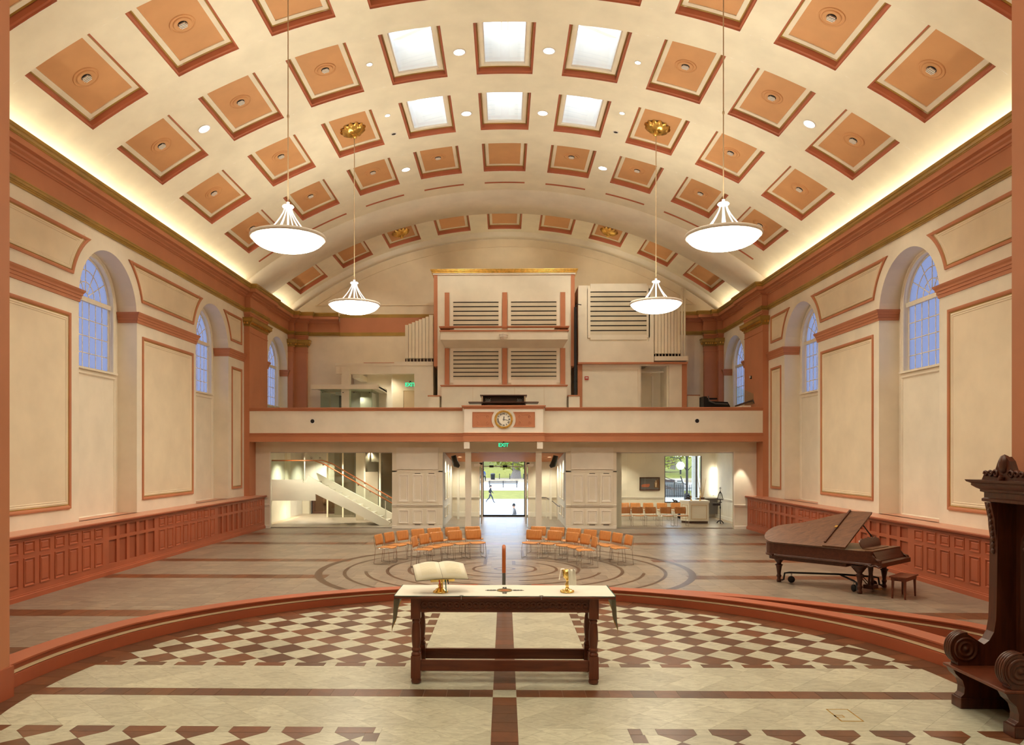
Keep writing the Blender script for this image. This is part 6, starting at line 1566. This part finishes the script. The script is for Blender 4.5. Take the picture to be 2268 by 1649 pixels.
# people: one skinned body each, clothes by material zones
def person(label, loc, rz, joints, radii, edges, zones, head, hair='black', scale=1.0):
    t = thing('person', label, 'person', loc, rz)
    me = bpy.data.meshes.new('body'); me.from_pydata([tuple(Vector(j)*scale) for j in joints], edges, [])
    o = bpy.data.objects.new('body', me); COL.objects.link(o); o.parent = t
    for m_ in zones[0]: me.materials.append(MATS[m_])
    sk = o.modifiers.new('skin', 'SKIN'); o.modifiers.new('sub', 'SUBSURF').levels = 2; o.modifiers['sub'].render_levels = 2
    for i, r in enumerate(radii): me.skin_vertices[0].data[i].radius = (r*scale, r*scale)
    me.skin_vertices[0].data[0].use_root = True
    dg = bpy.context.evaluated_depsgraph_get(); me2 = bpy.data.meshes.new_from_object(o.evaluated_get(dg))
    o.modifiers.clear(); o.data = me2; me2.materials.clear()
    for m_ in zones[0]: me2.materials.append(MATS[m_])
    for p in me2.polygons: p.material_index = zones[1]((p.center/scale)); p.use_smooth = True
    hx, hy, hz = head
    m_ = MB(); m_.T = Matrix.Scale(scale, 4); m_.sphere((hx+.005, hy+.012, hz+.03), .102, 12, 0, 1.12); obj('hair', m_, hair, t)
    m_ = MB(); m_.T = Matrix.Scale(scale, 4); m_.sphere((hx, hy-.085, hz-.01), .02, 8, 0, 1.4); m_.sphere((hx-.088, hy, hz), .02, 6, 0, 1.4); m_.sphere((hx+.088, hy, hz), .02, 6, 0, 1.4); obj('face_feature', m_, 'skin', t, kind='stuff')
    return t
def human(pose):
    """pose gives hip, knees, feet, hands; returns joints,radii,edges (feet at z=0, facing -y)"""
    P = pose; J = [P['hip'], P['waist'], P['chest'], P['neck'], P['head0'], P['head']]; R = [.135, .125, .15, .055, .085, .09]; E = [(0,1),(1,2),(2,3),(3,4),(4,5)]
    for s in ('l', 'r'):
        n = len(J); J += [P['hipj'+s], P['knee'+s], P['ank'+s], P['toe'+s]]; R += [.095, .065, .045, .04]; E += [(0,n),(n,n+1),(n+1,n+2),(n+2,n+3)]
        n = len(J); J += [P['sho'+s], P['elb'+s], P['wri'+s], P['han'+s]]; R += [.065, .048, .036, .034]; E += [(2,n),(n,n+1),(n+1,n+2),(n+2,n+3)]
        f0 = len(J); hx, hy, hz = P['han'+s]; wx_, wy, wz = P['wri'+s]; dx, dy, dz = hx-wx_, hy-wy, hz-wz
        for q in range(-1, 3): J.append((hx+dx*.7+.004*q, hy+dy*.7+.016*q, hz+dz*.7)); R.append(.009); E.append((n+3, len(J)-1))
        J.append((hx+dx*.1, hy-.05, hz+dz*.2)); R.append(.010); E.append((n+3, len(J)-1))
    return J, R, E
walk = dict(hip=(0,0,.93), waist=(0,0,1.08), chest=(0,-.03,1.32), neck=(0,-.04,1.50), head0=(0,-.05,1.58), head=(0,-.06,1.66),
    hipjl=(-.09,0,.90), kneel=(-.09,-.22,.52), ankl=(-.09,-.34,.10), toel=(-.09,-.50,.04), hipjr=(.09,0,.90), kneer=(.09,.10,.50), ankr=(.09,.42,.17), toer=(.09,.36,.03),
    shol=(-.19,-.02,1.42), elbl=(-.24,.14,1.16), wril=(-.22,.05,.95), hanl=(-.22,.01,.88), shor=(.19,-.02,1.42), elbr=(.24,-.12,1.16), wrir=(.22,-.26,1.0), hanr=(.21,-.30,.95))
def zone(jk):
    def f(c):
        if c.z > 1.50: return 2
        if c.z > .88 and abs(c.x) < .5: return 0 if not (abs(c.x) > .19 and c.z < 1.0) else 2
        return 1 if c.z > .08 else 3
    return (['jacket' if jk else 'dark_grey', 'denim', 'skin', 'black'], f)
J, R_, E_ = human(walk)
person('person in a dark jacket striding across the bright pavement, mid-step', (-1.45, 77, ZG), radians(90), J, R_, E_, zone(1), (0,-.06,1.66))
person('person walking close to the building steps, seen from the waist up', (.62, 47, ZG-.0), radians(-80), J, R_, E_, zone(0), (0,-.06,1.66))
sit = dict(hip=(0,.05,.55), waist=(0,.05,.70), chest=(0,-.0,.94), neck=(0,-.03,1.12), head0=(0,-.05,1.2), head=(0,-.07,1.28),
    hipjl=(-.10,.02,.54), kneel=(-.14,-.42,.52), ankl=(-.14,-.42,.10), toel=(-.14,-.56,.04), hipjr=(.10,.02,.54), kneer=(.14,-.42,.52), ankr=(.14,-.40,.10), toer=(.14,-.54,.04),
    shol=(-.19,.0,1.04), elbl=(-.25,-.08,.80), wril=(-.14,-.28,.66), hanl=(-.10,-.34,.64), shor=(.19,.0,1.04), elbr=(.25,-.08,.80), wrir=(.14,-.28,.66), hanr=(.10,-.34,.64))
J2, R2_, E2_ = human(sit)
zs_ = (['black', 'dark_grey', 'skin', 'black'], lambda c: 2 if c.z > 1.12 else (0 if c.z > .6 else 1))
person('person in black seated on the park bench', (4.9, 107.1, ZG+.32), radians(170), J2, R2_, E2_, zs_, (0,-.07,1.28))
person('person in blue seated beside a bicycle at the park edge', (-3.6, 127, ZG+.55), radians(20), J2, R2_, E2_, (['blue_cloth','black','skin','black'], zs_[1]), (0,-.07,1.28), 'black', 1.5)
bc_ = thing('bicycle', 'dark bicycle standing at the park edge beside a seated person', 'bicycle', (-5.2, 126, ZG+.32)); 
for x in (-.55, .55): o = MB(); o.tube([(x+.36*cos(t*pi/8), 0, .36+.36*sin(t*pi/8)) for t in range(16)], .03, 5, closed=True); obj('wheel', o, 'black', bc_)
o = MB(); o.tube([(-.55,0,.36),(-.2,0,.9),(.4,0,.9),(.55,0,.36)], .03, 5); o.tube([(-.2,0,.9),(0,0,.36),(.4,0,.9)], .03, 5); o.tube([(.4,0,.9),(.42,0,1.1),(.3,0,1.15)], .03, 5); obj('frame', o, 'black', bc_)
for x, s, L in ((-.62,'left',-1),(.48,'right',1)):
    t = thing('entrance_handrail', 'black curved handrail outside the entrance at %s' % s, 'handrail', (x, 38.5, -.9)); o = MB(); o.tube([(-.35*1,0,-.02),(-.15,0,.0),(.0,0,.14),(.22,0,.22),(.45,0,.22)] if L < 0 else [(-.45,0,.25),(-.2,0,.25),(.0,0,.12),(.2,0,.0),(.42,0,-.02)], .022, 8); o.T = None; obj('rail', o, 'black', t); obj('post', MB().tube([(0,0,.12),(0,0,-1.0)], .02, 8), 'black', t)
ww = struct('kerb_wall', bx(-6, 6, 43, 43.3, ZG, ZG+.85), 'dark_grey')
# through the chapel window: iron fence, lamp globe, column, bins
fn = thing('iron_fence', 'black iron railing with spear tops outside the chapel window', 'fence', (14.0, 60, -1.42))
obj('stone_base', bx(-1.9, 2.6, -.15, .15, -.5, .95), 'granite', fn)
for z in (1.05, 1.65): obj('rail', bx(-1.6, 2.4, -.02, .02, z, z+.05), 'black_iron', fn)
for k in range(27):
    x = -1.5+.145*k; o = bx(x-.026, x+.026, -.026, .026, .9, 1.85); o.lathe([(.04,1.85),(.0,2.02)], 4, (x,0,0), smooth=False); obj('bar', o, 'black_iron', fn)
lg = thing('street_lamp', 'street lamp with a white glass globe outside the chapel window', 'street lamp', (9.67, 40.5, ZG)); o = MB(); o.tube([(0,0,0),(0,0,2.2),(0,0,5)], [.10,.07,.06], 10); o.lathe([(.16,0),(.14,.5),(.08,.7)], 12); o.lathe([(.09,2.3),(.16,2.4),(.16,2.65),(.09,2.75)], 12); obj('pole', o, 'black_iron', lg)
o = MB(); o.tube([(0,0,3.2),(-.2,0,3.25),(-.34,0,3.65)], .03, 6); o.tube([(-.34,0,3.75),(-.34,0,4.0)], .05, 8); o.tube([(0,0,3.9),(-.4,0,4.6),(-.9,0,4.65)], .025, 6); o.tube([(.0,0,3.9),(.35,0,4.3),(.45,0,3.6)], .03, 6); obj('bracket_arm', o, 'black_iron', lg)
o = MB(); o.sphere((-.34,0,4.2), .22, 20); obj('globe', o, 'vent_white', lg)
cl_ = thing('portico_column', 'thick grey stone column of the portico outside the chapel window', 'column', (9.07, 36.3, ZG)); o = MB(); o.lathe([(.24,0),(.24,.2),(.19,.25),(.17,6)], 20); obj('shaft', o, 'granite', cl_); obj('base', bx(-.42,.42,-.42,.42,-.05,.0), 'granite', cl_)
for i, (x, y) in enumerate(((17.2, 80), (18.22, 80))):
    t = thing('recycling_bin', ('blue-topped' if i == 0 else 'grey-topped')+' street bin behind the iron fence', 'bin', (x, y, ZG)); obj('body', bx(-.45,.45,-.4,.4,0,2.0), 'dark_grey', t); obj('lid', bx(-.47,.47,-.42,.42,2.0,2.25), 'denim' if i == 0 else 'steel', t); obj('slot', bx(-.25,.25,-.43,-.42,2.05,2.18), 'black', t)
tr = thing('street_tree', 'bare branching street tree with sparse leaves outside the chapel window', 'tree', (9.05, 43, ZG)); rnd = random.Random(4)
o = MB()
for k in range(14):
    a = rnd.uniform(-.9,.9); z0 = 3.0+.17*k; o.tube([(-.3,0,z0),(.3+.3*a,.2*a,z0+.25*a),(.9+.4*a,.3*a,z0+.6*a+.1)], [.035,.02,.008], 5)
o.tube([(-.35,0,0),(-.3,0,3),(-.2,0,6)], [.10,.08,.04], 8); obj('branches', o, 'dark_wood', tr); vs = []; fs = []
for k in range(260):
    c = Vector((rnd.uniform(-.5,1.6), rnd.uniform(-.5,.5), rnd.uniform(4.0,6.2))); v1 = Vector((rnd.uniform(-1,1),rnd.uniform(-1,1),rnd.uniform(-1,1))).normalized()*.07; v2 = v1.orthogonal().normalized()*.04; n = len(vs); vs += [tuple(c-v1),tuple(c+v2),tuple(c+v1),tuple(c-v2)]; fs.append((n,n+1,n+2,n+3))
o = MB(); o.add(vs, fs); obj('leaves', o, 'leaf', tr, kind='stuff')
# ================================================================ lamps: some inside fixtures, some out of view, some only added to brighten
def spot(name, loc, e, size=100, blend=.6, r=.12, tgt=None, col=WARM):
    l = bpy.data.lights.new(name, 'SPOT'); l.energy = e; l.shadow_soft_size = r; l.color = col; l.spot_size = radians(size); l.spot_blend = blend
    o = bpy.data.objects.new(name, l); COL.objects.link(o); o.location = loc
    d = Vector(tgt)-Vector(loc) if tgt else Vector((0,0,-1)); o.rotation_euler = d.to_track_quat('-Z','Y').to_euler(); return o
for p, kind in SPOTS:
    if kind == 'dark': continue
    spot('downlight', (p[0], p[1], p[2]-.08), 560 if kind == 'disc' else 420, 100, .8)
for x in (-3.2, 0, 3.2):
    spot('chancel_downlight', (x, 3.5, 9.3), 340, 120, .8); spot('chancel_downlight', (x, 6.6, 9.3), 280, 120, .8)
for x in (-6, -2, 2, 6): spot('nave_downlight', (x, 11.5, ZV+sqrt(RV*RV-x*x)-.1), 420, 110, .8)
for x, y, e in ((-8.8,32.4,480),(-6.9,33.4,480),(-5.0,32.4,420),(-8.6,35.6,480),(-6.3,35.6,400),(5.2,31.0,190),(7.0,32.6,190),(8.6,31.0,130),(5.0,33.6,150)): spot('room_spot', (x, y, 2.9), e, 130, .7, .06)  # stair hall spots are added to brighten it; chapel ones follow its downlights
spot('passage_fill', (-8.9, 33.2, .95), 60, 150, .8, .1); spot('passage_fill', (-8.4, 35.4, .95), 30, 150, .8, .1)  # added fill under the landing, no lamp hangs there
for x in (-1.9, 1.9):
    for y in (30.6, 32.2, 33.8): spot('porch_fill', (x, y, 2.9-.08*(y-29.2)), 130, 140, .7, .06)  # added to brighten the porch walls; only the middle pair sits at fixtures
spot('wall_washer', (8.95, 28.62, 2.9), 110, 42, .5, .03, (8.95, 28.98, .9))
for x in (-8.2, -6.6, -5.2): spot('stair_fill', (x, 29.45, 2.88), 130, 120, .7, .06, (x, 30.4, .6))  # added fill so the stringer face is lit, no fixtures here
for x in (-6, -2, 2, 6): spot('gallery_downlight', (x, 31.9, ZV+sqrt(RV*RV-x*x)-.1), 150, 130, .8)
spot('lobby_fill', (-5.2, 32.6, 6.35), 110, 150, .8, .1); spot('lobby_fill', (-6.2, 32.6, 5.4), 18, 150, .8, .1)  # added to brighten the lobby and its glass box, no lamp modelled
for x in (-2.0, 2.0, 5.0): spot('organ_wash', (x, 28.0, ZV+sqrt((RV-.2)**2-x*x)-.1), 300, 75, .7, .15, (x*.8, 31.6, 7.6))
for x in (-4.0, 0.0, 4.0): spot('lunette_fill', (x, 31.2, ZV+sqrt((RV-.3)**2-x*x)-.2), 70, 100, .9, .15, (x*1.2, 34.0, 10.6-abs(x)*.1))  # added spots that brighten the lunette wall, without fixtures
